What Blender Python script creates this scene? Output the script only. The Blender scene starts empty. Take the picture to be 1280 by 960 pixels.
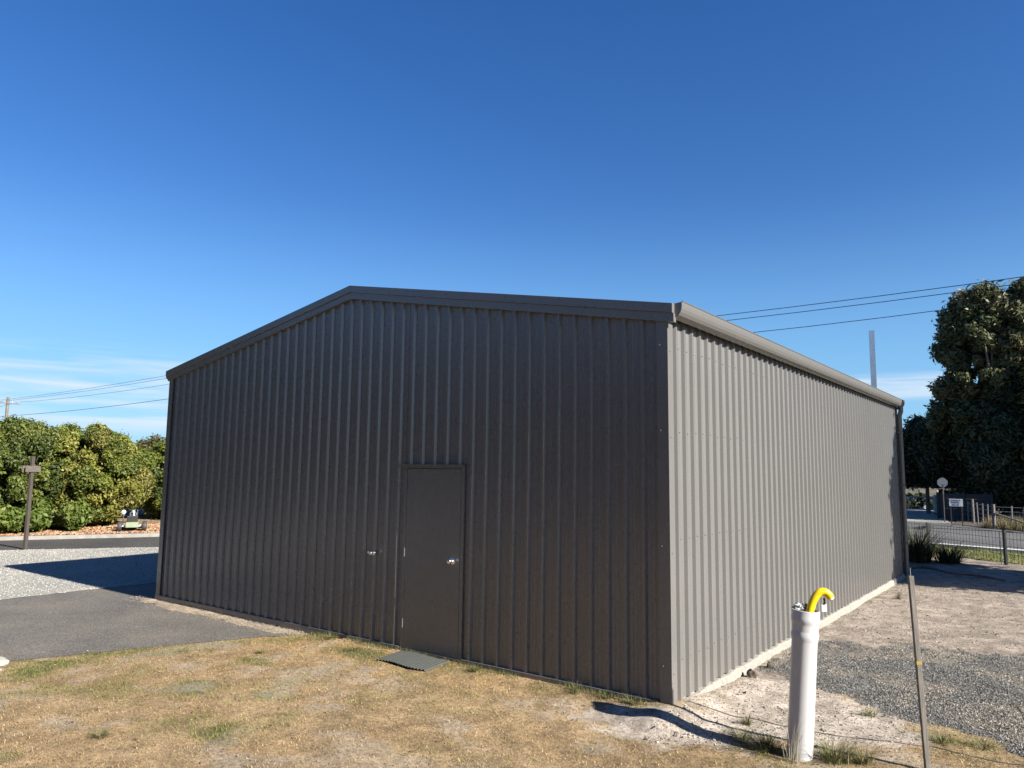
import bpy, math, random
import numpy as np
from mathutils import Vector, Matrix
R_ = random.Random(7)
rng = np.random.default_rng(11)
scene = bpy.context.scene
COL = scene.collection
rad = math.radians

# ------------------------------------------------------------------ helpers
def tag(o, label=None, cat=None, group=None, kind=None):
    if label: o['label'] = label
    if cat: o['category'] = cat
    if group: o['group'] = group
    if kind: o['kind'] = kind
    return o

def empty(name, loc=(0, 0, 0), rz=0.0, label=None, cat=None, group=None):
    o = bpy.data.objects.new(name, None)
    o.empty_display_size = 0.2
    COL.objects.link(o)
    o.location = loc
    o.rotation_euler = (0, 0, rz)
    return tag(o, label, cat, group)

class MB:
    """collects geometry for one mesh object"""
    def __init__(s): s.v = []; s.f = []
    def add(s, vs, fs):
        n = len(s.v)
        s.v += [tuple(v) for v in vs]
        s.f += [tuple(i + n for i in f) for f in fs]
        return s
    def box(s, x0, x1, y0, y1, z0, z1, M=None):
        vs = [Vector((x, y, z)) for x in (x0, x1) for y in (y0, y1) for z in (z0, z1)]
        if M is not None: vs = [M @ v for v in vs]
        return s.add(vs, [(0, 1, 3, 2), (4, 6, 7, 5), (0, 4, 5, 1), (2, 3, 7, 6), (0, 2, 6, 4), (1, 5, 7, 3)])
    def bar(s, a, b, w, h, up=(0, 0, 1)):
        a, b = Vector(a), Vector(b); d = b - a; L = d.length; d.normalize()
        up = Vector(up)
        if abs(d.dot(up)) > .98: up = Vector((1, 0, 0))
        x = d.cross(up).normalized(); y = x.cross(d).normalized()
        M = Matrix((x, d, y)).transposed().to_4x4(); M.translation = a
        return s.box(-w / 2, w / 2, 0, L, -h / 2, h / 2, M)
    def tube(s, pts, r, n=8, cap=True):
        pts = [Vector(p) for p in pts]
        if not hasattr(r, '__len__'): r = [r] * len(pts)
        ring = []; vs = []; ref = None
        for i, p in enumerate(pts):
            d = (pts[min(i + 1, len(pts) - 1)] - pts[max(i - 1, 0)]).normalized()
            if ref is None:
                ref = Vector((1, 0, 0)) if abs(d.x) < .8 else Vector((0, 1, 0))
            u = (ref - d * ref.dot(d)).normalized(); ref = u
            w = d.cross(u)
            for k in range(n):
                a = 2 * math.pi * k / n
                vs.append(p + (u * math.cos(a) + w * math.sin(a)) * r[i])
        fs = []
        for i in range(len(pts) - 1):
            for k in range(n):
                k2 = (k + 1) % n
                fs.append((i * n + k, i * n + k2, (i + 1) * n + k2, (i + 1) * n + k))
        if cap:
            fs.append(tuple(range(n - 1, -1, -1)))
            fs.append(tuple((len(pts) - 1) * n + k for k in range(n)))
        return s.add(vs, fs)
    def lathe(s, prof, n=32, M=None):
        vs = []; fs = []
        for (r, z) in prof:
            for k in range(n):
                a = 2 * math.pi * k / n
                v = Vector((r * math.cos(a), r * math.sin(a), z))
                vs.append(M @ v if M is not None else v)
        for i in range(len(prof) - 1):
            for k in range(n):
                k2 = (k + 1) % n
                fs.append((i * n + k, i * n + k2, (i + 1) * n + k2, (i + 1) * n + k))
        return s.add(vs, fs)
    def prism(s, poly, a, b, axis='y'):
        """poly in the plane across axis, extruded from a to b"""
        n = len(poly)
        def P(p, t):
            if axis == 'y': return (p[0], t, p[1])
            if axis == 'x': return (t, p[0], p[1])
            return (p[0], p[1], t)
        vs = [P(p, a) for p in poly] + [P(p, b) for p in poly]
        fs = [tuple(range(n)), tuple(range(2 * n - 1, n - 1, -1))]
        fs += [(i, i + n, (i + 1) % n + n, (i + 1) % n) for i in range(n)]
        return s.add(vs, fs)
    def build(s, name, mat, parent=None, smooth=False, bevel=0.0):
        me = bpy.data.meshes.new(name)
        me.from_pydata(s.v, [], s.f); me.update()
        import bmesh
        bm = bmesh.new(); bm.from_mesh(me)
        bmesh.ops.recalc_face_normals(bm, faces=bm.faces)
        bm.to_mesh(me); bm.free()
        o = bpy.data.objects.new(name, me); COL.objects.link(o)
        me.materials.append(mat)
        if smooth:
            me.shade_smooth()
            try: me.set_sharp_from_angle(angle=rad(38))
            except Exception: pass
        if bevel:
            m = o.modifiers.new('bevel', 'BEVEL'); m.width = bevel; m.segments = 2; m.limit_method = 'ANGLE'
        if parent is not None: o.parent = parent
        return o

def np_mesh(name, verts, nside, colors=None, mat=None, parent=None):
    """verts (N*nside,3) numpy, every nside consecutive verts form one face"""
    V = len(verts); F = V // nside
    me = bpy.data.meshes.new(name)
    me.vertices.add(V); me.vertices.foreach_set('co', np.ascontiguousarray(verts, dtype=np.float32).ravel())
    me.loops.add(V); me.loops.foreach_set('vertex_index', np.arange(V, dtype=np.int32))
    me.polygons.add(F)
    me.polygons.foreach_set('loop_start', np.arange(0, V, nside, dtype=np.int32))
    me.polygons.foreach_set('loop_total', np.full(F, nside, dtype=np.int32))
    me.update(calc_edges=True)
    if colors is not None:
        a = me.color_attributes.new('Col', 'FLOAT_COLOR', 'POINT')
        c = np.ones((V, 4), np.float32); c[:, :3] = np.repeat(colors, nside, axis=0) * K
        a.data.foreach_set('color', c.ravel())
    o = bpy.data.objects.new(name, me); COL.objects.link(o)
    if mat: me.materials.append(mat)
    if parent is not None: o.parent = parent
    return o

def vnoise(x, y, scale, seed):
    r = np.random.default_rng(seed); T = r.random((256, 256))
    X = x * scale + 1000.3; Y = y * scale + 1000.7
    xi = np.floor(X).astype(int); yi = np.floor(Y).astype(int)
    fx = X - xi; fy = Y - yi; fx = fx * fx * (3 - 2 * fx); fy = fy * fy * (3 - 2 * fy)
    g = lambda a, b: T[a % 256, b % 256]
    return (g(xi, yi) * (1 - fx) + g(xi + 1, yi) * fx) * (1 - fy) + (g(xi, yi + 1) * (1 - fx) + g(xi + 1, yi + 1) * fx) * fy
def fbm(x, y, scale, seed, o=4):
    t = 0; a = 1; n = 0
    for i in range(o):
        t = t + a * vnoise(x, y, scale * 2 ** i, seed + i); n += a; a *= .55
    return t / n
def sdf(x, y, poly):
    """signed distance, negative inside"""
    d = np.full(x.shape, 1e9); s = np.zeros(x.shape, bool)
    n = len(poly)
    for i in range(n):
        ax, ay = poly[i]; bx, by = poly[(i + 1) % n]
        ex, ey = bx - ax, by - ay; wx, wy = x - ax, y - ay
        t = np.clip((wx * ex + wy * ey) / (ex * ex + ey * ey), 0, 1)
        d = np.minimum(d, (wx - ex * t) ** 2 + (wy - ey * t) ** 2)
        c = ((ay > y) != (by > y)) & (x < (bx - ax) * (y - ay) / ((by - ay) if by != ay else 1e-9) + ax)
        s ^= c
    d = np.sqrt(d); return np.where(s, -d, d)
def sstep(a, b, x):
    t = np.clip((x - a) / (b - a), 0, 1); return t * t * (3 - 2 * t)

# ------------------------------------------------------------------ materials
K = .41      # one common factor on every diffuse colour, paired with the exposure
def kk(c): return tuple(v * K for v in c)
def new_mat(name):
    m = bpy.data.materials.new(name); m.use_nodes = True
    nt = m.node_tree; b = nt.nodes['Principled BSDF']
    return m, nt, b
def N(nt, typ, **k):
    n = nt.nodes.new(typ)
    for a, v in k.items():
        if a in n.inputs: n.inputs[a].default_value = v
        else: setattr(n, a, v)
    return n
def ramp(nt, stops, fac):
    r = nt.nodes.new('ShaderNodeValToRGB'); e = r.color_ramp.elements
    while len(e) > 1: e.remove(e[-1])
    e[0].position = stops[0][0]; e[0].color = (*stops[0][1], 1)
    for p, c in stops[1:]:
        q = e.new(p); q.color = (*c, 1)
    nt.links.new(fac, r.inputs[0]); return r
def coords(nt, scale=(1, 1, 1)):
    t = nt.nodes.new('ShaderNodeTexCoord'); m = nt.nodes.new('ShaderNodeMapping')
    m.inputs['Scale'].default_value = scale
    nt.links.new(t.outputs['Object'], m.inputs[0]); return m.outputs[0]
def simple(name, c, rough=.6, metal=0.0, var=.12, scale=6.0, bump=0.0, bscale=60., stretch=(1, 1, 1), spec=.5):
    m, nt, b = new_mat(name)
    co = coords(nt, stretch)
    n = N(nt, 'ShaderNodeTexNoise', Scale=scale, Detail=6.0, Roughness=.6); nt.links.new(co, n.inputs['Vector'])
    if metal < .5: c = kk(c)
    lo = tuple(x * (1 - var) for x in c); hi = tuple(min(1, x * (1 + var)) for x in c)
    r = ramp(nt, [(.3, lo), (.7, hi)], n.outputs[0]); nt.links.new(r.outputs[0], b.inputs['Base Color'])
    b.inputs['Roughness'].default_value = rough; b.inputs['Metallic'].default_value = metal
    b.inputs['Specular IOR Level'].default_value = spec
    if bump:
        n2 = N(nt, 'ShaderNodeTexNoise', Scale=bscale, Detail=4.0); nt.links.new(co, n2.inputs['Vector'])
        bp = N(nt, 'ShaderNodeBump', Strength=bump, Distance=.02); nt.links.new(n2.outputs[0], bp.inputs['Height'])
        nt.links.new(bp.outputs[0], b.inputs['Normal'])
    return m

def paint_mat():
    m, nt, b = new_mat('shed_paint')
    co = coords(nt)
    n = N(nt, 'ShaderNodeTexNoise', Scale=1.3, Detail=8.0, Roughness=.65); nt.links.new(co, n.inputs['Vector'])
    r = ramp(nt, [(.3, (PAINT[0] * .98, PAINT[1] * .98, PAINT[2] * .98)), (.7, (PAINT[0] * 1.04, PAINT[1] * 1.04, PAINT[2] * 1.04))], n.outputs[0])
    # dust splashed on the lowest part of the sheets
    g = nt.nodes.new('ShaderNodeNewGeometry'); sp = nt.nodes.new('ShaderNodeSeparateXYZ'); nt.links.new(g.outputs['Position'], sp.inputs[0])
    n3 = N(nt, 'ShaderNodeTexNoise', Scale=9.0, Detail=6.0, Roughness=.7); nt.links.new(g.outputs['Position'], n3.inputs['Vector'])
    ad = N(nt, 'ShaderNodeMath', operation='MULTIPLY_ADD'); nt.links.new(n3.outputs[0], ad.inputs[0]); ad.inputs[1].default_value = -.55
    nt.links.new(sp.outputs[2], ad.inputs[2])
    mr = N(nt, 'ShaderNodeMapRange'); nt.links.new(ad.outputs[0], mr.inputs[0])
    mr.inputs[1].default_value = -.3; mr.inputs[2].default_value = .22; mr.inputs[3].default_value = .14; mr.inputs[4].default_value = 0
    mx = N(nt, 'ShaderNodeMix', data_type='RGBA'); nt.links.new(mr.outputs[0], mx.inputs[0])
    nt.links.new(r.outputs[0], mx.inputs[6]); mx.inputs[7].default_value = (.18, .145, .11, 1)
    nt.links.new(mx.outputs[2], b.inputs['Base Color'])
    n2 = N(nt, 'ShaderNodeTexNoise', Scale=5.0, Detail=5.0); nt.links.new(co, n2.inputs['Vector'])
    mr2 = N(nt, 'ShaderNodeMapRange'); nt.links.new(n2.outputs[0], mr2.inputs[0]); mr2.inputs[3].default_value = .25; mr2.inputs[4].default_value = .3
    nt.links.new(mr2.outputs[0], b.inputs['Roughness'])
    # slight oil-canning of thin sheet
    mp = coords(nt, (3, 3, .8)); n4 = N(nt, 'ShaderNodeTexNoise', Scale=1.6, Detail=2.0); nt.links.new(mp, n4.inputs['Vector'])
    bp = N(nt, 'ShaderNodeBump', Strength=.04, Distance=.02); nt.links.new(n4.outputs[0], bp.inputs['Height']); nt.links.new(bp.outputs[0], b.inputs['Normal'])
    b.inputs['Specular IOR Level'].default_value = .85
    return m

def attr_mat(name, rough=.75, trans=0.0, var=0.0):
    m, nt, b = new_mat(name)
    a = nt.nodes.new('ShaderNodeAttribute'); a.attribute_name = 'Col'
    nt.links.new(a.outputs['Color'], b.inputs['Base Color'])
    b.inputs['Roughness'].default_value = rough
    b.inputs['Specular IOR Level'].default_value = .25
    if trans:
        t = nt.nodes.new('ShaderNodeBsdfTranslucent'); nt.links.new(a.outputs['Color'], t.inputs[0])
        mx = nt.nodes.new('ShaderNodeMixShader'); mx.inputs[0].default_value = trans
        out = nt.nodes['Material Output']
        nt.links.new(b.outputs[0], mx.inputs[1]); nt.links.new(t.outputs[0], mx.inputs[2]); nt.links.new(mx.outputs[0], out.inputs[0])
    return m

def speckle(name, stops, scale, bump=.5, big=None, rough=.9, dist=.01):
    """crushed stone / asphalt: voronoi cells coloured by a ramp"""
    m, nt, b = new_mat(name); co = coords(nt)
    v = N(nt, 'ShaderNodeTexVoronoi', Scale=scale); nt.links.new(co, v.inputs['Vector'])
    sep = nt.nodes.new('ShaderNodeSeparateColor'); nt.links.new(v.outputs['Color'], sep.inputs[0])
    r = ramp(nt, [(p_, kk(c_)) for p_, c_ in stops], sep.outputs[0])
    n = N(nt, 'ShaderNodeTexNoise', Scale=big or .6, Detail=7.0, Roughness=.65); nt.links.new(co, n.inputs['Vector'])
    r2 = ramp(nt, [(.3, (.70, .70, .71)), (.48, (.92, .92, .92)), (.56, (1.02, 1.0, .97)), (.7, (1.16, 1.13, 1.08))], n.outputs[0])
    mx = N(nt, 'ShaderNodeMix', data_type='RGBA', blend_type='MULTIPLY'); mx.inputs[0].default_value = 1
    nt.links.new(r.outputs[0], mx.inputs[6]); nt.links.new(r2.outputs[0], mx.inputs[7])
    nt.links.new(mx.outputs[2], b.inputs['Base Color']); b.inputs['Roughness'].default_value = rough
    bp = N(nt, 'ShaderNodeBump', Strength=bump, Distance=dist, invert=True); nt.links.new(v.outputs['Distance'], bp.inputs['Height'])
    nt.links.new(bp.outputs[0], b.inputs['Normal'])
    b.inputs['Specular IOR Level'].default_value = .3
    return m

PAINT = (.117, .114, .108)
M = {}
M['paint'] = paint_mat()
M['steel'] = simple('galvanised_steel', (.46, .50, .54), .36, .95, .1, 14)
M['chrome'] = simple('chrome', (.75, .75, .76), .24, 1.0, .03)
M['pvc'] = simple('white_pvc', (.98, .98, .97), .32, 0, .03, 5, .03, 30)
M['yellow'] = simple('yellow_conduit', (1.5, 1.08, .015), .35, 0, .05, 8)
M['orange'] = simple('orange_sleeve', (.75, .24, .03), .5)
M['timber_grey'] = simple('weathered_timber', (.28, .245, .21), .85, 0, .3, 9, .35, 50, (6, 6, .6))
M['timber_dark'] = simple('dark_timber', (.12, .095, .075), .8, 0, .25, 9, .3, 40, (6, 6, .8))
M['rubber'] = simple('rubber', (.07, .075, .066), .65, 0, .2, 20)
M['black'] = simple('black_paint', (.02, .02, .02), .5)
M['fencegreen'] = simple('fence_coating', (.022, .028, .024), .45)
M['white'] = simple('white_paint', (1.5, 1.5, 1.45), .5, 0, .1, 9)
M['cream'] = simple('cream_paint', (.66, .61, .48), .5, 0, .06)
M['glass'] = simple('dark_glass', (.02, .025, .03), .08)
M['greenpaint'] = simple('pale_green_paint', (.38, .45, .27), .5)
M['signblue'] = simple('sign_blue', (.03, .09, .28), .5)
M['signback'] = simple('sign_back', (.6, .63, .66), .45, .3)
M['bark'] = simple('bark', (.16, .125, .10), .9, 0, .35, 5, .6, 12, (3, 3, .5))
M['paleBark'] = simple('pale_bark', (.33, .28, .23), .85, 0, .35, 4, .4, 12, (3, 3, .5))
M['concrete'] = simple('concrete', (.52, .49, .44), .9, 0, .18, 5, .5, 40)
M['mortar'] = simple('rough_concrete', (.56, .525, .45), .95, 0, .2, 18, .8, 60)
M['stone'] = simple('pale_stone', (.62, .59, .50), .9, 0, .2, 12, .6, 25)
M['leafmat'] = attr_mat('leaves', .5, .22)
M['grassmat'] = attr_mat('grass_blades', .8, .2)
M['stonemat'] = attr_mat('gravel_stones', .85)
M['sand'] = simple('pale_sand', (.62, .49, .34), .95, 0, .25, 12, .8, 60)
M['ground_line'] = simple('ground_line_brown', (.30, .25, .20), .7)
M['foil'] = simple('crumpled_foil', (.9, .9, .88), .4, 0, .15, 30)
M['asphalt'] = speckle('asphalt', [(0, (.15, .135, .115)), (.5, (.265, .24, .205)), (.88, (.36, .33, .285)), (1, (.64, .60, .53))], 110, .3, .9, .85, .006)
M['asphalt_dark'] = speckle('asphalt_drive', [(0, (.06, .06, .055)), (.7, (.13, .125, .115)), (1, (.26, .25, .23))], 60, .3, .5)
M['gravel_pale'] = speckle('pale_gravel', [(0, (.36, .35, .30)), (.4, (.59, .57, .49)), (1, (.86, .83, .73))], 85, .5, .35, .9, .012)
M['gravel_dark'] = speckle('grey_gravel', [(0, (.06, .065, .06)), (.5, (.17, .175, .165)), (1, (.40, .40, .38))], 60, .9, 2)
M['mulch'] = speckle('bark_mulch', [(0, (.26, .14, .07)), (.5, (.58, .35, .19)), (1, (.95, .70, .44))], 26, .9, 1.2, .95, .03)
M['road'] = speckle('road_asphalt', [(0, (.15, .15, .15)), (.7, (.24, .235, .23)), (1, (.36, .355, .34))], 30, .2, .25)

def yard_mat():
    m, nt, b = new_mat('yard_soil_and_dry_lawn')
    a = nt.nodes.new('ShaderNodeAttribute'); a.attribute_name = 'Col'
    co = coords(nt)
    n = N(nt, 'ShaderNodeTexNoise', Scale=24.0, Detail=11.0, Roughness=.85); nt.links.new(co, n.inputs['Vector'])
    r = ramp(nt, [(.34, (.36, .34, .32)), (.5, (.92, .92, .92)), (.66, (1.5, 1.48, 1.42))], n.outputs[0])
    mx = N(nt, 'ShaderNodeMix', data_type='RGBA', blend_type='MULTIPLY'); mx.inputs[0].default_value = 1
    nt.links.new(a.outputs['Color'], mx.inputs[6]); nt.links.new(r.outputs[0], mx.inputs[7])
    nt.links.new(mx.outputs[2], b.inputs['Base Color']); b.inputs['Roughness'].default_value = .95
    b.inputs['Specular IOR Level'].default_value = .15
    n2 = N(nt, 'ShaderNodeTexNoise', Scale=70.0, Detail=8.0, Roughness=.7); nt.links.new(co, n2.inputs['Vector'])
    bp = N(nt, 'ShaderNodeBump', Strength=.85, Distance=.02); nt.links.new(n2.outputs[0], bp.inputs['Height']); nt.links.new(bp.outputs[0], b.inputs['Normal'])
    return m
M['yard'] = yard_mat()
def verge_mat(name, c1, c2, c3):
    m, nt, b = new_mat(name); co = coords(nt)
    n = N(nt, 'ShaderNodeTexNoise', Scale=.7, Detail=10.0, Roughness=.75); nt.links.new(co, n.inputs['Vector'])
    r = ramp(nt, [(.3, kk(c1)), (.5, kk(c2)), (.7, kk(c3))], n.outputs[0]); nt.links.new(r.outputs[0], b.inputs['Base Color'])
    b.inputs['Roughness'].default_value = .95
    n2 = N(nt, 'ShaderNodeTexNoise', Scale=25.0, Detail=8.0, Roughness=.7); nt.links.new(co, n2.inputs['Vector'])
    bp = N(nt, 'ShaderNodeBump', Strength=.8, Distance=.05); nt.links.new(n2.outputs[0], bp.inputs['Height']); nt.links.new(bp.outputs[0], b.inputs['Normal'])
    return m
M['ground'] = verge_mat('dry_ground', (.14, .12, .06), (.30, .24, .13), (.42, .34, .2))
M['verge'] = verge_mat('green_verge', (.20, .24, .075), (.34, .36, .13), (.52, .46, .22))
M['litter'] = verge_mat('leaf_litter', (.09, .07, .05), (.17, .13, .09), (.30, .24, .17))

# ------------------------------------------------------------------ camera
CAM = Vector((2.951, -6.3085, 2.1154))
yaw, pit, rol = 0.64584657, 0.1161936, 0.0116808
F = Vector((-math.sin(yaw) * math.cos(pit), math.cos(yaw) * math.cos(pit), math.sin(pit)))
Rv = Vector((math.cos(yaw), math.sin(yaw), 0)); U = Rv.cross(F)
R2 = Rv * math.cos(rol) + U * math.sin(rol); U2 = -Rv * math.sin(rol) + U * math.cos(rol)
cd = bpy.data.cameras.new('camera'); cam = bpy.data.objects.new('camera', cd); COL.objects.link(cam)
mw = Matrix((R2, U2, -F)).transposed().to_4x4(); mw.translation = CAM; cam.matrix_world = mw
cd.sensor_width = 36; cd.lens = 36 * 928.213 / 1280; cd.clip_end = 3000; cd.clip_start = .05
scene.camera = cam

# ------------------------------------------------------------------ light and sky
SUN_EL, SUN_AZ = rad(31), rad(0.1)      # azimuth from +X towards -Y: the sun just grazes the gable and catches the rib edges
sd = Vector((math.cos(SUN_EL) * math.cos(-SUN_AZ), math.cos(SUN_EL) * math.sin(-SUN_AZ), math.sin(SUN_EL)))
sl = bpy.data.lights.new('sun', 'SUN'); sl.energy = 5.0; sl.angle = rad(.53); sl.color = (1, .95, .87)
so = bpy.data.objects.new('sun', sl); COL.objects.link(so)
so.rotation_euler = sd.to_track_quat('Z', 'Y').to_euler()
w = bpy.data.worlds.new('World'); scene.world = w; w.use_nodes = True
nt = w.node_tree; bg = nt.nodes['Background']
sky = nt.nodes.new('ShaderNodeTexSky'); sky.sky_type = 'NISHITA'; sky.sun_disc = False
sky.sun_elevation = SUN_EL; sky.sun_rotation = math.pi / 2 + SUN_AZ
sky.air_density = 1.0; sky.dust_density = .25; sky.ozone_density = 3.2; sky.altitude = 0
SKY_STR = .0505
hs = nt.nodes.new('ShaderNodeHueSaturation'); hs.inputs['Saturation'].default_value = 1.30; hs.inputs['Value'].default_value = 1.02; hs.inputs['Hue'].default_value = .512; nt.links.new(sky.outputs[0], hs.inputs['Color'])
# thin low cirrus
tc = nt.nodes.new('ShaderNodeTexCoord')
mp = nt.nodes.new('ShaderNodeMapping'); mp.inputs['Scale'].default_value = (1.5, 1.5, 26); nt.links.new(tc.outputs['Generated'], mp.inputs[0])
nz = N(nt, 'ShaderNodeTexNoise', Scale=2.4, Detail=9.0, Roughness=.55, Distortion=.5); nt.links.new(mp.outputs[0], nz.inputs['Vector'])
cr = ramp(nt, [(.34, (0, 0, 0)), (.68, (1, 1, 1))], nz.outputs[0])
sepw = nt.nodes.new('ShaderNodeSeparateXYZ'); nt.links.new(tc.outputs['Generated'], sepw.inputs[0])
def mrange(src, a, b, c=0., d=1.):
    m = N(nt, 'ShaderNodeMapRange', interpolation_type='SMOOTHSTEP'); nt.links.new(src, m.inputs[0])
    m.inputs[1].default_value = a; m.inputs[2].default_value = b; m.inputs[3].default_value = c; m.inputs[4].default_value = d
    return m.outputs[0]
def mul(a, b, op='MULTIPLY'):
    m = N(nt, 'ShaderNodeMath', operation=op); nt.links.new(a, m.inputs[0]); nt.links.new(b, m.inputs[1]); return m.outputs[0]
def patch(d, r0, r1, z0, z1, z2, z3):
    vm = N(nt, 'ShaderNodeVectorMath', operation='DOT_PRODUCT'); nt.links.new(tc.outputs['Generated'], vm.inputs[0]); vm.inputs[1].default_value = d
    return mul(mul(mrange(vm.outputs['Value'], r0, r1), mrange(sepw.outputs[2], z0, z1)), mrange(sepw.outputs[2], z2, z3, 1, 0))
c1 = patch((-.93, .36, .09), .93, .985, .03, .06, .11, .15)
c2 = patch((-.17, .98, .11), .9965, .9995, .085, .1, .112, .125)
cm = mul(mul(c1, c2, 'MAXIMUM'), cr.outputs[0])
cmx = N(nt, 'ShaderNodeMix', data_type='RGBA'); 
sc_ = N(nt, 'ShaderNodeMath', operation='MULTIPLY'); nt.links.new(cm, sc_.inputs[0]); sc_.inputs[1].default_value = .95
nt.links.new(sc_.outputs[0], cmx.inputs[0]); hz = N(nt, 'ShaderNodeMix', data_type='RGBA'); nt.links.new(mrange(sepw.outputs[2], .0, .36, .75, 0), hz.inputs[0]); nt.links.new(hs.outputs[0], hz.inputs[6]); hz.inputs[7].default_value = (1.55, 3.85, 6.5, 1)
nt.links.new(hz.outputs[2], cmx.inputs[6]); cmx.inputs[7].default_value = (5.6, 6.1, 6.7, 1)
nt.links.new(cmx.outputs[2], bg.inputs[0]); bg.inputs[1].default_value = SKY_STR

scene.view_settings.view_transform = 'Standard'; scene.view_settings.look = 'None'
scene.view_settings.exposure = 1.56; scene.view_settings.gamma = 1; scene.view_settings.use_curve_mapping = False

# ------------------------------------------------------------------ ground sheets
def sheet(name, poly, z, mat, thick=None):
    mb = MB()
    if thick: mb.prism(poly, z - thick, z, 'z')
    else: mb.add([(x, y, z) for x, y in poly], [tuple(range(len(poly)))])
    return tag(mb.build(name, mat), kind='structure')
sheet('ground', [(-700, -400), (700, -400), (700, 900), (-700, 900)], -.03, M['ground'])

def wob(poly, step, amp, seed, closed=True):
    r = random.Random(seed); out = []
    n = len(poly)
    for i in range(n if closed else n - 1):
        a = Vector(poly[i]); b = Vector(poly[(i + 1) % n]); L = (b - a).length; k = max(1, int(L / step))
        nn = Vector((-(b - a).y, (b - a).x)).normalized()
        for j in range(k):
            q = a.lerp(b, j / k) + (nn * r.uniform(-amp, amp) if j else Vector((0, 0)))
            out.append((q.x, q.y))
    if not closed: out.append(tuple(poly[-1]))
    return out

LAWN_EDGE = [(-8.6, -14), (-6.75, -4.2), (-6.42, -3.0), (-5.85, -1.6), (-5.35, -.5), (-5.15, -.28)]
edge = wob(LAWN_EDGE, .09, .02, 3, closed=False)
asph = [(-60, -14)] + edge + [(-5.0, .15), (-5.0, 5), (-8.7, 5), (-8.7, 40), (-60, 40)]
sheet('asphalt_apron', asph, .006, M['asphalt'])
# pale crushed gravel pad
nearE = wob([(-10.75, -14), (-10.62, -.4), (-10.5, 2), (-10.2, 6), (-9.9, 16)], .12, .035, 5, closed=False)
farE = wob([(-9.9, 16.5), (-16.4, 4.05), (-18.42, 1.07), (-25.5, -14)], .15, .05, 6, closed=False)
sheet('gravel_pad', nearE + farE, .012, M['gravel_pale'])
sheet('driveway', wob([(-10.1, 17), (-16.45, 4.1), (-18.47, 1.1), (-25.5, -14), (-29, -14), (-21.1, 2.0), (-19.15, 5.6), (-13, 17)], 4, 0, 1), .010, M['asphalt_dark'])
# kerb along the driveway (a real step)
kb = MB()
kpts = [(-29.6, -14), (-21.3, 2.0), (-19.4, 5.6), (-13.4, 17)]
for a, b in zip(kpts[:-1], kpts[1:]):
    d = (Vector(b) - Vector(a)).normalized(); n_ = Vector((-d.y, d.x))
    A, B = Vector(a), Vector(b)
    kb.prism([tuple(A - n_ * .07), tuple(B - n_ * .07), tuple(B + n_ * .07), tuple(A + n_ * .07)], -.02, .11, 'z')
tag(kb.build('kerb', M['concrete']), kind='structure')
# mulch bed behind the kerb, gently mounded
def mulch():
    x, y = np.meshgrid(np.linspace(-34, -12, 111), np.linspace(-14, 20, 171), indexing='ij')
    kd = sdf(x, y, [(-29.6, -14), (-21.3, 2.0), (-19.4, 5.6), (-13.4, 17), (-11, 22), (-60, 22), (-60, -14)])
    z = .09 + .10 * sstep(0, 2.6, -kd) + .07 * (fbm(x, y, 2.3, 4) - .5)
    z = np.where(kd < -.06, z, -.1)
    nx, ny = x.shape; me = bpy.data.meshes.new('mulch_bed')
    vs = np.stack([x, y, z], -1).reshape(-1, 3)
    fs = [(i * ny + j, (i + 1) * ny + j, (i + 1) * ny + j + 1, i * ny + j + 1) for i in range(nx - 1) for j in range(ny - 1)
          if kd[i, j] < -.02 or kd[i + 1, j + 1] < -.02]
    me.from_pydata(vs.tolist(), [], fs); me.materials.append(M['mulch']); me.shade_smooth()
    o = bpy.data.objects.new('mulch_bed', me); COL.objects.link(o); tag(o, kind='structure')
mulch()

# near yard: one fine sheet, soil colour decided by what the place has there (lawn, sand, gravel bedding)
GRAV = [(.12, 2.0), (.28, 2.9), (.31, 3.6), (.78, 4.2), (1.55, 4.4), (2.34, 4.66), (5.5, 5.2), (7, 1.2), (2.6, .95), (1.77, 1.13), (1.32, 1.42), (.75, 1.68), (.46, 1.8)]
SANDP = [(.02, 1.7), (.03, .05), (-.5, -.22), (-.95, -.42), (-.3, -.72), (.25, -.72), (.7, -.42), (1.0, .0), (1.45, .02), (1.82, .3), (1.8, 1.2), (1.3, 1.5), (.7, 1.9)]
GREENS = [((-5.55, -1.4), .5), ((-6.05, -2.4), .6), ((-5.9, -3.0), .6), ((-2.7, -2.75), .35), ((-3.2, -2.95), .3), ((-2.2, -.2), .25), ((-4.6, -.15), .3), ((-3.7, -.25), .3),
          ((2.05, .78), .38), ((2.5, .9), .3), ((.75, -.3), .45), ((-.1, -.17), .3), ((.4, -.25), .3), ((-1.2, -.2), .25), ((1.2, -.5), .45), ((-4.3, -1.2), .3), ((-3.2, -1.9), .25), ((1.95, -.1), .3), ((1.37, 1.05), .16), ((.4, 8.3), .15), ((-3.9, -2.2), .3), ((-1.5, -3.2), .3)]
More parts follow.
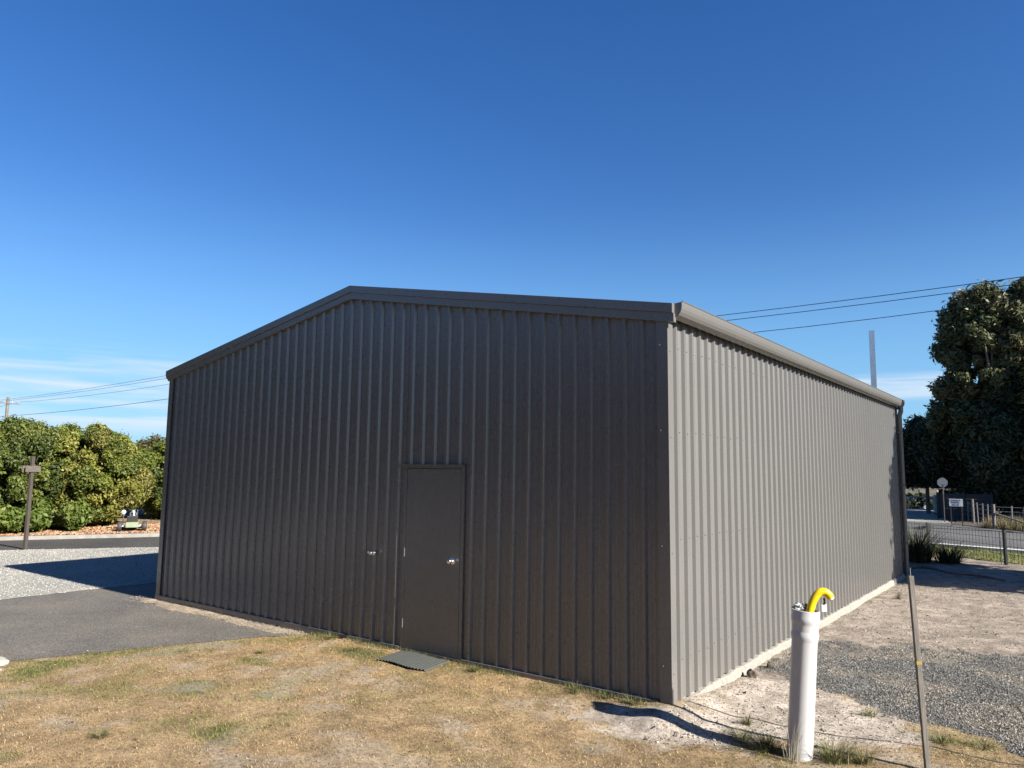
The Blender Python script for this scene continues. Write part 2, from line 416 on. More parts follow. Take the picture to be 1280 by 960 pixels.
def masks(x, y):
    w1 = (fbm(x, y, 3.1, 21) - .5); w2 = (fbm(x, y, 8, 25, 5) - .5)
    g = sstep(.10, -.10, sdf(x, y, GRAV) + w1 * .7 + w2 * .55)
    s = sstep(.16, -.16, sdf(x, y, SANDP) + w1 * .5 + w2 * .5)
    s2 = sstep(0, .5, y - 1.5 + w1 * .8) * sstep(-.2, .1, x)      # bare dirt behind, down the side of the shed
    bare = sstep(.52, .74, fbm(x, y, 2.6, 40, 6)) * .55               # worn patches in the lawn
    gr = np.zeros(x.shape)
    for (cx, cy), r in GREENS:
        d = np.hypot((x - cx), (y - cy) * 1.6) / r
        gr = np.maximum(gr, np.exp(-d * d * 1.2) * .8)
    ex = np.interp(y, [-14, -4.2, -3, -1.6, -.5, -.28], [-8.6, -6.75, -6.42, -5.85, -5.35, -5.15]); gr = np.maximum(gr, .9 * sstep(.75, .05, x - ex) * sstep(-.9, -1.6, y))
    gr = np.clip(gr * (1.5 * fbm(x, y, 6, 50)) + .62 * sstep(.46, .66, fbm(x, y, 2.1, 60, 6)) * (.35 + .65 * sstep(-1.5, -3.2, x)), 0, 1) 
    return g, s, s2, bare, gr
def yard_height(x, y):
    a = sstep(-5.6, -4.2, x)
    h = a * (.05 * (fbm(x, y, .8, 70) - .5) + .016 * (fbm(x, y, 6, 71) - .5)) * sstep(0, 1.0, np.abs(y + .0) + (x > .1) * 1)
    h = h + .018 * (fbm(x, y, 9, 77) - .5) * sstep(-5.6, -5.0, x)
    # soil heaped against the near corner, thin against the rest of the side wall
    h = h + .075 * np.exp(-((x - .05) / .22) ** 2) * np.exp(-(np.maximum(y, 0) / .9) ** 2) * (y > -.5)
    h = h + .05 * sstep(-5.3, -4.4, x) * sstep(.1, -.2, x) * np.exp(-(y / .38) ** 2)
    return h
def yard():
    xs = np.concatenate([np.arange(-9.5, -7.0, .1), np.arange(-7.0, 4.0, .04), np.arange(4.0, 9.01, .2)])
    ys = np.concatenate([np.arange(-13, -5, .25), np.arange(-5, 3, .04), np.arange(3, 18.01, .1)])
    x, y = np.meshgrid(xs, ys, indexing='ij')
    g, s, s2, bare, gr = masks(x, y)
    h = yard_height(x, y)
    col = lambda c: np.array(c)[None, None, :]
    n = fbm(x, y, 2.2, 90)[..., None]; n2 = fbm(x, y, 7, 95)[..., None]
    c = col((.52, .355, .185)) * (1 - n) + col((.78, .57, .33)) * n
    c = c * (.45 + 1.05 * n2)
    k = sstep(.5, 1., gr)[..., None] * .6 + .25 * gr[..., None]; c = c * (1 - k) + col((.20, .19, .075)) * k
    k = bare[..., None]; c = c * (1 - k) + col((.72, .62, .49)) * k
    k = s2[..., None]; c = c * (1 - k) + (col((.22, .17, .13)) * (1 - n2) + col((1.02, .87, .72)) * n2) * k
    k = s[..., None]; c = c * (1 - k) + (col((.42, .34, .26)) * (1 - n2) + col((1.35, 1.18, 1.0)) * n2) * k
    gd = .7 * sstep(.52, .7, fbm(x, y, 1.7, 140, 6))[..., None]; k = g[..., None]; c = c * (1 - k) + (col((.20, .19, .17)) * (1 - gd) + col((.52, .45, .37)) * gd) * k
    nx, ny = x.shape
    V = np.stack([x, y, h], -1).reshape(-1, 3).astype(np.float32)
    me = bpy.data.meshes.new('yard_ground')
    i, j = np.meshgrid(np.arange(nx - 1), np.arange(ny - 1), indexing='ij')
    # leave the asphalt side free
    q = np.stack([i * ny + j, (i + 1) * ny + j, (i + 1) * ny + j + 1, i * ny + j + 1], -1).reshape(-1, 4).astype(np.int32)
    me.vertices.add(len(V)); me.vertices.foreach_set('co', V.ravel())
    me.loops.add(q.size); me.loops.foreach_set('vertex_index', q.ravel())
    me.polygons.add(len(q)); me.polygons.foreach_set('loop_start', np.arange(0, q.size, 4, dtype=np.int32)); me.polygons.foreach_set('loop_total', np.full(len(q), 4, np.int32))
    me.update(calc_edges=True)
    a = me.color_attributes.new('Col', 'FLOAT_COLOR', 'POINT')
    cc = np.ones((len(V), 4), np.float32); cc[:, :3] = c.reshape(-1, 3) * K; a.data.foreach_set('color', cc.ravel())
    me.materials.append(M['yard']); me.shade_smooth()
    o = bpy.data.objects.new('yard_ground', me); COL.objects.link(o); tag(o, kind='structure')
yard()

def edge_x(y):     # lawn edge against the asphalt
    ys = np.array([p[1] for p in LAWN_EDGE]); xs = np.array([p[0] for p in LAWN_EDGE])
    return np.interp(y, ys, xs)

def blades():
    n = 260000
    # density falls with distance from the camera
    x = rng.uniform(-7.2, 3.6, n * 2); y = rng.uniform(-5.0, 1.6, n * 2)
    ok = (x > edge_x(y) + rng.normal(0, .02, x.shape)) & ~((y > -.03) & (x < .08))
    x, y = x[ok], y[ok]
    g, s, s2, bare, gr = masks(x, y)
    keep = rng.random(len(x)) < np.clip((1 - g * 1.6) * (1 - s * .97) * (1 - .9 * s2) * (1 - bare * .9), 0, 1) * (.55 + .45 * fbm(x, y, 5, 99))
    x, y, gr = x[keep][:n], y[keep][:n], gr[keep][:n]
    n = len(x); z = yard_height(x, y)
    isg = rng.random(n) < np.clip(gr * 1.15 - .08, .02, .9)
    t = .5 * fbm(x, y, 1.3, 120) + .5 * fbm(x, y, 7, 125, 3); u = rng.random(n)
    straw = np.stack([1.0 - .38 * u, .73 - .30 * u, .39 - .18 * u], -1) * (.30 + 1.25 * t)[:, None]
    # golden strip along the wall
    gold = sstep(1.25, .1, -y)[:, None] * sstep(-.8, -1.8, x)[:, None] * .9
    straw = straw * (1 - gold) + np.stack([1.25 - .1 * u, .84 - .16 * u, .27 - .06 * u], -1) * gold
    brown = rng.random(n) < .34
    straw[brown] *= np.array([.42, .37, .34]); pale = rng.random(n) < .12; straw[pale] *= 1.15
    green = np.stack([.34 + .16 * u, .36 + .14 * u, .10 + .05 * u], -1)
    c = np.where(isg[:, None], green, straw)
    L = np.where(isg, rng.uniform(.015, .04, n), rng.uniform(.008, .028, n)); W = rng.uniform(.002, .0048, n)
    a = rng.uniform(0, 2 * np.pi, n); lean = rng.uniform(.55, 1.5, n)
    d = np.stack([np.cos(a) * np.sin(lean), np.sin(a) * np.sin(lean), np.cos(lean)], -1) * L[:, None]
    sd_ = np.stack([-np.sin(a + rng.normal(0, .6, n)), np.cos(a), np.zeros(n)], -1) * W[:, None]
    b = np.stack([x, y, z - .003], -1)
    V = np.stack([b - sd_, b + sd_, b + d], 1).reshape(-1, 3)
    o = np_mesh('lawn_grass', V, 3, c, M['grassmat']); tag(o, 'short dry straw-coloured lawn grass with green patches', 'grass', kind='stuff')
blades()

def litter():
    n = 5200
    x = rng.uniform(-7, 3.4, n); y = rng.uniform(-5, 2.5, n); k = (x > edge_x(y) - .15) & ~((y > -.04) & (x < .06)); x, y = x[k], y[k]; n = len(x)
    z = np.where(x > -5, yard_height(x, y), .01) + .008
    nr = rng.normal(0, .45, (n, 3)) + np.array([0, 0, 1]); nr /= np.linalg.norm(nr, axis=1)[:, None]
    pal = np.array([(.16, .10, .07), (.30, .20, .12), (.75, .62, .42), (.10, .08, .06), (.26, .18, .10)]); c = pal[rng.integers(0, 5, n)]
    V = leaf_quads(np.stack([x, y, z], -1), nr, rng.uniform(.004, .013, n), 2.6)
    tag(np_mesh('leaf_bits', V, 4, c, M['grassmat']), 'tiny dead leaves, twigs and straw bits strewn over the lawn', 'litter', kind='stuff')
# ------------------------------------------------------------------ loose stones of the grey gravel patch
def rocks_np(x, y, z, s, cols, flat=.7):
    n = len(x)
    base = np.array([(1, 0, 0), (0, 1, 0), (-1, 0, 0), (0, -1, 0), (0, 0, 1), (0, 0, -1)], float)
    tri = [(0, 1, 4), (1, 2, 4), (2, 3, 4), (3, 0, 4), (1, 0, 5), (2, 1, 5), (3, 2, 5), (0, 3, 5)]
    P = base[None] * (1 + rng.uniform(-.35, .35, (n, 6, 1))) + rng.uniform(-.2, .2, (n, 6, 3))
    a = rng.uniform(0, 2 * np.pi, n); ca, sa = np.cos(a), np.sin(a)
    b = rng.uniform(-.6, .6, n); cb, sb = np.cos(b), np.sin(b)
    X = P[..., 0] * ca[:, None] - P[..., 1] * sa[:, None]; Y = P[..., 0] * sa[:, None] + P[..., 1] * ca[:, None]; Z = P[..., 2] * flat
    Y2 = Y * cb[:, None] - Z * sb[:, None]; Z2 = Y * sb[:, None] + Z * cb[:, None]
    Q = np.stack([X, Y2, Z2], -1) * s[:, None, None] + np.stack([x, y, z], -1)[:, None]
    V = Q[:, np.array(tri).ravel()].reshape(-1, 3)
    return V, np.repeat(cols, 8, axis=0)
def gravel():
    n = 115000
    x = rng.uniform(-.05, 4.2, n); y = rng.uniform(.6, 5.4, n)
    g, s, s2, bare, gr = masks(x, y)
    dens = 1 - .6 * sstep(.52, .7, fbm(x, y, 1.7, 140, 6))
    k = (rng.random(n) < g * dens) & (x > .05)
    x, y = x[k], y[k]; n = len(x); s_ = rng.uniform(.004, .0105, n)
    v = rng.uniform(.20, .62, n); v[rng.random(n) < .06] = .85; v[rng.random(n) < .15] *= .5
    tn = sstep(.45, .65, fbm(x, y, 2.2, 145)); v = v * (.74 + .3 * tn); c = np.stack([v * (1.03 + .08 * tn), v * 1.0, v * (.92 - .1 * tn)], -1)
    V, C = rocks_np(x, y, yard_height(x, y) + s_ * .35, s_, c)
    tag(np_mesh('loose_gravel', V, 3, C, M['stonemat']), 'patch of loose crushed grey gravel beside the shed', 'gravel', kind='stuff')
    # scattered grit and clods on the sand and dirt
    n = 22000
    x = rng.uniform(.03, 3.5, n); y = -.7 + 12.7 * rng.random(n) ** 1.5
    g, s, s2, bare, gr = masks(x, y); k = rng.random(n) < np.clip(s + s2 - g, 0, 1); x, y = x[k], y[k]; n = len(x)
    s_ = rng.uniform(.003, .010, n) * np.where(rng.random(n) < .05, 1.8, 1)
    v = rng.uniform(.15, 1.0, n); c = np.stack([v, v * .88, v * .74], -1)
    V, C = rocks_np(x, y, yard_height(x, y) + s_ * .3, s_, c)
    tag(np_mesh('sand_grit', V, 3, C, M['stonemat']), 'scattered grit and small clods on the pale sandy dirt', 'grit', kind='stuff')
    n = 2000
    x = rng.uniform(-9.3, -4.9, n); y = -.02 - np.abs(rng.normal(0, .14, n)); s_ = rng.uniform(.003, .009, n)
    v = rng.uniform(.3, .75, n); c = np.stack([v, v * .86, v * .68], -1)
    V, C = rocks_np(x, y, .024 + s_ * .2 - .016 * (y < -.24), s_, c)
    tag(np_mesh('strip_rubble', V, 3, C, M['stonemat']), 'pale rubble and chips along the foot of the gable wall', 'rubble', kind='stuff')
    # small stones lodged in the pale gravel pad
    n = 34000
    y = rng.uniform(-3.2, 9, n); x = rng.uniform(-19, -10.55, n)
    k = sdf(x, y, nearE + farE) < 0; x, y = x[k], y[k]; n = len(x); s_ = rng.uniform(.006, .014, n)
    v = rng.uniform(.5, .95, n); c = np.stack([v, v * .96, v * .88], -1)
    V, C = rocks_np(x, y, .012 + s_ * .25, s_, c)
    tag(np_mesh('pad_gravel', V, 3, C, M['stonemat']), 'pale crushed stones of the gravel pad left of the shed', 'gravel', kind='stuff')
    # bark chips on the bed
    n = 14000
    t = rng.random(n); u = rng.uniform(.1, 2.4, n)
    x = -23.5 + 6.2 * t - u * .884; y = -2.2 + 11.7 * t + u * .467
    s_ = rng.uniform(.015, .05, n); z = .10 + .10 * sstep(0, 2.6, u) + .02
    pal = np.array([(.70, .38, .19), (.95, .64, .38), (.42, .24, .13), (1.1, .82, .55), (.60, .26, .13)]); c = pal[rng.integers(0, 5, n)]
    V, C = rocks_np(x, y, z, s_, c, .35)
    tag(np_mesh('bark_chips', V, 3, C, M['stonemat']), 'orange-brown bark chips covering the garden bed', 'mulch', kind='stuff')
gravel()

# ---- sandy strip along the foot of the gable, over the asphalt edge
def sand_strip():
    poly = [(-9.2, -.02), (-8.9, -.2), (-8.2, -.27), (-7.2, -.24), (-6.1, -.27), (-5.3, -.25), (-4.9, -.16), (-4.9, .03), (-9.3, .03)]
    x, y = np.meshgrid(np.arange(-9.6, -4.7, .035), np.arange(-.62, .06, .03), indexing='ij')
    d = sdf(x, y, poly) + .3 * (fbm(x, y, 4, 150, 6) - .5)
    z = .006 + .035 * sstep(.02, -.2, d) + .012 * (fbm(x, y, 12, 155) - .5) * (d < 0) 
    z = np.where(d < .0, z, -.01)
    nx, ny = x.shape
    fs = [(i * ny + j, (i + 1) * ny + j, (i + 1) * ny + j + 1, i * ny + j + 1) for i in range(nx - 1) for j in range(ny - 1) if d[i:i + 2, j:j + 2].min() < .0]
    me = bpy.data.meshes.new('sand'); me.from_pydata(np.stack([x, y, z], -1).reshape(-1, 3).tolist(), [], fs); me.materials.append(M['sand']); me.shade_smooth()
    o = bpy.data.objects.new('sand', me); COL.objects.link(o); tag(o, kind='structure')
sand_strip()

# ------------------------------------------------------------------ the shed
W, D, H, A = 8.856, 11.30, 3.535, 4.33
SLOPE = (A - H) / (W / 2)
def roofz(x):  # underside line along the gable
    return H + SLOPE * (W / 2 - abs(x + W / 2))
shed = empty('steel_shed', (-W / 2, D / 2, 0), 0, 'large brown-grey ribbed steel shed with a low gable roof and one side door', 'shed')
class Part:
    pass
def sp(mb, name, mat, parent=shed, **k):
    """geometry given in world coordinates; parent keeps it in place"""
    base = Vector(shed.location) if parent is shed else (Vector(shed.location) + Vector(parent.location))
    mb.v = [tuple(Vector(v) - base) for v in mb.v]
    return mb.build(name, mat, parent, **k)
PITCH, RIB = .19, .029
def profile(a, b, start):
    """list of (u, depth): depth 0 at the rib top, RIB in the pan"""
    out = []; k = math.floor((a - start) / PITCH) - 1
    while start + k * PITCH < b + PITCH:
        c = start + k * PITCH
        out += [(c - .031, RIB), (c - .015, 0), (c + .015, 0), (c + .031, RIB),
                (c + .068, RIB), (c + .073, RIB - .003), (c + .079, RIB - .003), (c + .084, RIB),
                (c + .106, RIB), (c + .111, RIB - .003), (c + .117, RIB - .003), (c + .122, RIB)]
        k += 1
    out = [p for p in out if a < p[0] < b]
    return [(a, RIB if not out else out[0][1])] + out + [(b, out[-1][1])]
def clad(prof, fn, zlo, zhi, zsteps=1, t=.003):
    """corrugated sheet; fn(u, depth, z)->point"""
    mb = MB(); n = len(prof)
    vs = []
    for off in (0, t):
        for u, d in prof:
            vs.append(fn(u, d + off, zlo(u))); vs.append(fn(u, d + off, zhi(u)))
    fs = []
    for i in range(n - 1):
        a, b = 2 * i, 2 * i + 2
        fs.append((a, b, b + 1, a + 1)); a += 2 * n; b += 2 * n; fs.append((a, a + 1, b + 1, b))
        fs.append((2 * i, 2 * i + 2 * n, 2 * i + 2 + 2 * n, 2 * i + 2))
        fs.append((2 * i + 1, 2 * i + 3, 2 * i + 3 + 2 * n, 2 * i + 1 + 2 * n))
    return mb.add(vs, fs)
DX0, DX1, DZ0, DZ1 = -3.335, -2.500, .086, 2.126     # door leaf
def screw(mb, p, nrm):
    n = Vector(nrm); q = n.to_track_quat('Z', 'Y').to_matrix().to_4x4(); q.translation = Vector(p)
    mb.lathe([(.008, 0), (.008, .002), (.0055, .003), (.0055, .0065), (.0001, .007)], 8, q)
# gable wall in three runs round the door opening
pr = profile(-W + .01, -.02, -.267)
gw = MB()
topz = lambda x: roofz(x) + .02
def gsec(a, b, z0):
    p_ = [(u, d) for u, d in pr if a <= u <= b]
    if p_[0][0] > a: p_ = [(a, RIB)] + p_
    if p_[-1][0] < b: p_ = p_ + [(b, RIB)]
    m = clad(p_, lambda u, d, z: (u, d, z), lambda u: z0, topz); gw.add(m.v, m.f)
gsec(-W + .01, DX0 - .05, .075); gsec(DX0 - .05, DX1 + .05, DZ1 + .05); gsec(DX1 + .05, -.02, .075)
girts = [.45, 1.55, 2.55, 3.36]
for k in range(0, 46):
    c = -.267 - k * PITCH + .075 - PITCH * .0
    for z in girts + [3.36 + .9]:
        if c < -W + .1 or c > -.05: continue
        zz = z if z < 3.4 else None
        if zz is None: 
            zz = roofz(c) - .12
            if zz < 3.6: continue
        if DX0 - .06 < c < DX1 + .06 and zz < DZ1 + .1: continue
        screw(gw, (c + R_.uniform(-.01, .01), RIB - .002, zz + R_.uniform(-.012, .012)), (0, -1, 0))
sp(gw, 'gable_wall', M['paint'])
# rear gable
pr2 = profile(-W + .01, -.02, -.30)
sp(clad(pr2, lambda u, d, z: (u, D - d, z), lambda u: .075, topz), 'rear_wall', M['paint'])
# long side walls
pr3 = profile(.02, D - .02, .205)
sw = clad(pr3, lambda u, d, z: (-d, u, z), lambda u: .095 - .03 * math.exp(-u), lambda u: H + .03)
for k in range(0, 60):
    for z in (.42, 1.5, 2.5, 3.3):
        u = .205 + k * PITCH + .095
        if u < D - .1: screw(sw, (-RIB + .002, u + R_.uniform(-.008, .008), z + R_.uniform(-.01, .01)), (1, 0, 0))
sp(sw, 'side_wall', M['paint'])
sp(clad(pr3, lambda u, d, z: (-W + d, u, z), lambda u: .095, lambda u: H + .03), 'side_wall', M['paint'])
# corner flashings (folded angle)
def flash(x, y, sx, sy, name='corner_flashing'):
    t = .0025; w_ = .113
    a = MB()
    # leg on the gable plane and leg on the side plane; sx, sy point outwards
    ox, oy = x + sx * .004, y + sy * .004
    z0, z1 = .008, H + .02
    poly = [(ox, oy), (ox - sx * w_, oy), (ox - sx * w_, oy - sy * .006), (ox - sx * (w_ - .004), oy - sy * .006), (ox - sx * (w_ - .004), oy - sy * t),
            (ox - sx * t, oy - sy * t), (ox - sx * t, oy - sy * (w_ - .004)), (ox - sx * .006, oy - sy * (w_ - .004)), (ox - sx * .006, oy - sy * w_), (ox, oy - sy * w_)]
    a.prism(poly, z0, z1, 'z')
    for z in (.4, 1.45, 2.5, 3.3):
        screw(a, (ox - sx * (w_ - .03), oy, z), (0, sy, 0)); screw(a, (ox, oy - sy * (w_ - .07), z - .06), (sx, 0, 0))
    sp(a, name, M['paint'])
flash(0, 0, 1, -1); flash(-W, 0, -1, -1); flash(0, D, 1, 1); flash(-W, D, -1, 1)
# slab
slab = MB().box(-W + .035, -.033, .035, D - .035, -.15, .075)
sp(slab, 'floor_slab', M['concrete'])
# rough mortar edge showing under the side sheets
def mortar():
    n = 420; ys = np.linspace(.05, D - .02, n); r = random.Random(5)
    vs = []; fs = []
    for i, y in enumerate(ys):
        nn = float(vnoise(np.array([y]), np.array([0.]), 14, 3)[0]); n3 = float(vnoise(np.array([y]), np.array([0.]), 5, 6)[0])
        out = .010 + .020 * nn * min(1, .35 + y / 3) + r.uniform(-.003, .003)
        top = .078 - .045 * math.exp(-y * 1.2) + .018 * n3
        for q in [(-.034, -.05), (out + .012 + .02 * n3, -.05), (out, top - .02 + r.uniform(-.003, .003)), (out - .012, top + r.uniform(-.003, .003)), (-.034, top + .004)]:
            vs.append((q[0], y, q[1]))
    for i in range(n - 1):
        for k in range(5):
            k2 = (k + 1) % 5; fs.append((i * 5 + k, i * 5 + k2, i * 5 + 5 + k2, i * 5 + 5 + k))
    fs.append((0, 1, 2, 3, 4)); fs.append(tuple((n - 1) * 5 + k for k in (4, 3, 2, 1, 0)))
    sp(MB().add(vs, fs), 'mortar_edge', M['mortar'])
mortar()
# base flashing along the gable, two lengths either side of the door
bf = MB()
for a, b in ((-W - .006, DX0 - .06), (DX1 + .06, -.12)):
    bf.prism([(.033, .098), (-.012, .092), (-.014, .012), (-.022, .004), (-.022, 0), (.033, 0)], a, b, 'x')
sp(bf, 'base_flashing', M['paint'])
# door sill
sp(MB().box(DX0 - .058, DX1 + .058, -.010, .03, .0, DZ0 - .006), 'door_sill', M['paint'])
# door frame: jambs and head, folded over the sheet edge
fr = MB()
fr.box(DX0 - .052, DX0 - .005, .003, .04, DZ0 - .004, DZ1 + .05)
fr.box(DX1 + .005, DX1 + .052, .003, .04, DZ0 - .004, DZ1 + .05)
fr.box(DX0 - .0048, DX1 + .0048, -.0005, .04, DZ1 + .005, DZ1 + .05)
sp(fr, 'door_frame', M['paint'], bevel=.0015)
sp(MB().box(DX0 - .075, DX1 + .058, -.028, -.0045, DZ1 + .036, DZ1 + .05).box(DX0 - .075, DX1 + .058, -.028, -.025, DZ1 + .028, DZ1 + .0358), 'head_flashing', M['paint'])
door = sp(MB().box(DX0, DX1, .004, .044, DZ0, DZ1), 'door', M['paint'], bevel=.002)
door['label'] = 'flat painted side door with round chrome lock'
for z in (.36, 1.16, 1.93):
    hg = MB().tube([(DX0 - .003, -.008, z - .05), (DX0 - .003, -.008, z + .05)], .0065, 8)
    sp(hg, 'hinge', M['paint'], parent=shed).parent = None
# re-parent hinges under the door
for o in list(COL.objects):
    if o.name.startswith('hinge') and o.parent is None: o.parent = door; 
mk = MB()
q = Matrix.Rotation(rad(90), 4, 'X'); q.translation = Vector((-2.60, .004, 1.115))
mk.lathe([(.036, 0), (.036, .004), (.03, .009), (.016, .011), (.016, .035), (.026, .043), (.029, .055), (.024, .068), (.010, .072), (.0001, .0725)], 24, q)
sp(mk, 'door_knob', M['chrome'], parent=shed, smooth=True).parent = door
door.location = (0, 0, 0)
# second lockset of the roller/tap on the sheet to the left of the door
mk = MB(); q = Matrix.Rotation(rad(90), 4, 'X'); q.translation = Vector((-3.865, .0, 1.112))
mk.lathe([(.028, 0), (.028, .003), (.014, .006), (.014, .03), (.022, .038), (.024, .05), (.018, .06), (.0001, .063)], 20, q)
mk.box(-3.965, -3.90, -.006, .0, 1.102, 1.122)
sp(mk, 'wall_knob', M['chrome'], smooth=True)

# roof sheets (ribs run down the slope)
def roof(side):
    pr_ = profile(-.045, D + .045, .1)
    xr, xe = -W / 2, (.055 if side > 0 else -W - .055)
    def zt(x): return H + .115 + SLOPE * (W / 2 - abs(x + W / 2))
    mb = MB(); n = len(pr_); vs = []
    for off in (0, .004):
        for u, d in pr_:
            vs.append((xr, u, zt(xr) - d - off)); vs.append((xe, u, zt(xe) - d - off))
    fs = []
    for i in range(n - 1):
        a, b = 2 * i, 2 * i + 2; fs += [(a, a + 1, b + 1, b), (a + 2 * n, b + 2 * n, b + 1 + 2 * n, a + 1 + 2 * n), (a + 1, a + 1 + 2 * n, b + 1 + 2 * n, b + 1)]
    sp(mb.add(vs, fs), 'roof_sheet', M['paint'])
roof(1); roof(-1)
rc = MB(); zt = A + .125
rc.prism([(-W / 2 - .16, zt - .16 * SLOPE - .004), (-W / 2, zt + .0), (-W / 2 + .16, zt - .16 * SLOPE - .004), (-W / 2 + .16, zt - .16 * SLOPE - .008), (-W / 2, zt - .005), (-W / 2 - .16, zt - .16 * SLOPE - .008)], -.03, D + .03)
sp(rc, 'ridge_cap', M['paint'])
# barge capping, two folded steps, on each rake of each gable
def barge(side, front):
    xa = -W / 2; xb = (.075 if side > 0 else -W - .03)
    y0 = 0 if front else D; s = -1 if front else 1
    def rake(z0, z1, p0, p1, drop_end=0):
        mb = MB(); zz = lambda x, z: z + SLOPE * (W / 2 - abs(x + W / 2))
        pts = []
        for x in (xa, xb):
            for p in (p0, p1):
                for z in (z0, z1): pts.append((x, y0 + s * p, zz(x, z)))
        return mb.add(pts, [(0, 1, 3, 2), (4, 6, 7, 5), (0, 4, 5, 1), (2, 3, 7, 6), (0, 2, 6, 4), (1, 5, 7, 3)])
    b = rake(H + .062, H + .152, -.12, .05)
    o = sp(b, 'barge_capping', M['paint'], bevel=.002)
    mb = MB(); zz = lambda x, z: z + SLOPE * (W / 2 - abs(x + W / 2)); xb2 = xb + (.006 if side > 0 else .02)
    pts = [(x, y0 + s * p, zz(x, z)) for x in (xa, xb2) for p in (-.02, .032) for z in (H - .022, H + .0615)]
    mb.add(pts, [(0, 1, 3, 2), (4, 6, 7, 5), (0, 4, 5, 1), (2, 3, 7, 6), (0, 2, 6, 4), (1, 5, 7, 3)])
    sp(mb, 'barge_fascia', M['paint'], bevel=.0015)
for f in (True, False):
    for s in (1, -1): barge(s, f)
# gutters
def gutter(side):
    X = lambda v: v if side > 0 else -W - v
    prof = [(.032, 3.66), (.032, 3.548), (.045, 3.541), (.085, 3.548), (.115, 3.565), (.135, 3.592), (.146, 3.622), (.149, 3.655), (.149, 3.682), (.156, 3.690), (.156, 3.694), (.142, 3.694)]
    inner = [(v - .003 if v > .05 else v + .003, z + .004 if z < 3.66 else z) for v, z in reversed(prof)]
    mb = MB(); pts = prof + inner
    mb.prism([(X(a), z) for a, z in pts], .004, D + .04)
    g_ = sp(mb, 'gutter', M['paint'], smooth=False)
    for yy in (.0005, D + .0405):
        e = MB().prism([(X(a), z - .002) for a, z in prof[:9]] + [(X(.145), 3.684), (X(.032), 3.672)], yy, yy + .003)
        o = sp(e, 'gutter_end', M['paint']); o.parent = g_
gutter(1); gutter(-1)
sp(MB().box(.0345, .036, .0, D, 3.552, 3.66), 'gutter_back', M['paint'])
# downpipe at the far corner
dp = MB(); 
dp.tube([(.09, D - .09, 3.56), (.09, D - .09, 3.46), (.058, D - .09, 3.36), (.058, D - .09, .06)], .048, 14)
d_ = sp(dp, 'downpipe', M['paint'], smooth=True)
for z in (.7, 1.9, 3.0):
    o = sp(MB().box(.006, .109, D - .141, D - .039, z, z + .03), 'pipe_strap', M['paint']); o.parent = d_

# ------------------------------------------------------------------ mat at the door
mt = MB()
def matz(x, y): return .052 - .036 * min(1, max(0, -y / .45)) + .018 * math.sin((x + 3.4) * 3.2) - .03 * max(0, -y - .1)
xs = [-3.30 + i * .0145 for i in range(52)]
vs = []; fs = []
for i, x in enumerate(xs):
    r_ = (0, .018, .016)[i % 3]
    for j in range(7):
        y = -.06 - j * .058 + .02 * math.sin(i * .13)
        xx = x + (.0 - j * .006)
        for t in (0, -.012): vs.append((xx, y, matz(xx, y) + (r_ if t == 0 else 0) + t))
for i in range(51):
    for j in range(6):
        a = (i * 7 + j) * 2; b = a + 14; fs += [(a, b, b + 2, a + 2), (a + 1, a + 3, b + 3, b + 1)]
tag(mt.add(vs, fs).build('door_mat', M['rubber']), 'ribbed dark rubber mat lying askew at the foot of the shed door', 'door mat')

# ------------------------------------------------------------------ white pipe riser with yellow conduit
pb = Vector((1.17, -.29, 0)); tilt = Vector((.075, .02, 1.085))
zx = tilt.normalized(); xx = Vector((1, 0, 0)); xx = (xx - zx * xx.dot(zx)).normalized(); yy = zx.cross(xx)
Mp = Matrix((xx, yy, zx)).transposed().to_4x4()
pipe = empty('pipe_riser', pb, 0, 'thick white plastic pipe standing upright in the sand near the shed corner', 'pipe')
R0 = .093
pipe_b = MB().lathe([(R0, -.12), (R0, .85), (R0 + .003, .865), (R0 + .007, .885), (R0 + .008, .905), (R0 + .003, .925), (R0 + .002, .935)], 48, Mp)
pipe_b.build('pipe_barrel', M['pvc'], pipe, smooth=True)
MB().lathe([(R0 + .0025, .935), (R0 + .003, .975), (R0 + .005, .99), (R0 + .010, 1.003), (R0 + .011, 1.03), (R0 + .009, 1.04), (R0 + .008, 1.085), (R0 + .001, 1.087), (R0 - .005, 1.08), (R0 - .006, .7)], 48, Mp).build('socket', M['pvc'], pipe, smooth=True)
def T(v): return tuple(Mp @ Vector(v))
cond = empty('conduit', pb, 0, 'bright yellow flexible conduit bending out of the top of the white pipe', 'conduit')
cp = [(.022, .0, .75), (.024, .0, .98), (.028, .003, 1.07), (.038, .010, 1.13), (.056, .020, 1.185), (.083, .036, 1.225), (.112, .053, 1.236), (.138, .068, 1.222), (.155, .078, 1.196)]
# smooth the path
def cat(P, k=6):
    P = [Vector(p) for p in P]; out = []
    for i in range(len(P) - 1):
        p0 = P[max(i - 1, 0)]; p1 = P[i]; p2 = P[i + 1]; p3 = P[min(i + 2, len(P) - 1)]
        for j in range(k):
            t = j / k
            out.append(.5 * ((2 * p1) + (-p0 + p2) * t + (2 * p0 - 5 * p1 + 4 * p2 - p3) * t * t + (-p0 + 3 * p1 - 3 * p2 + p3) * t ** 3))
    return out + [P[-1]]
cpt = cat([T(p) for p in cp])
MB().tube(cpt, [.029 + (.0012 if i % 2 else 0) for i in range(len(cpt))], 20).build('conduit_tube', M['yellow'], cond, smooth=True)
MB().tube(cat([T((-.02, .03, .8)), T((-.012, .03, 1.05)), T((-.002, .03, 1.125))]), .017, 12).build('orange_sleeve', M['orange'], cond, smooth=True)
e = cpt[-1]; dn = (cpt[-1] - cpt[-2]).normalized()
MB().tube([e - dn * .012, e + dn * .012], .024, 16).build('end_cap', M['white'], cond, smooth=True)
tg = e + Vector((-.042, -.024, -.05))
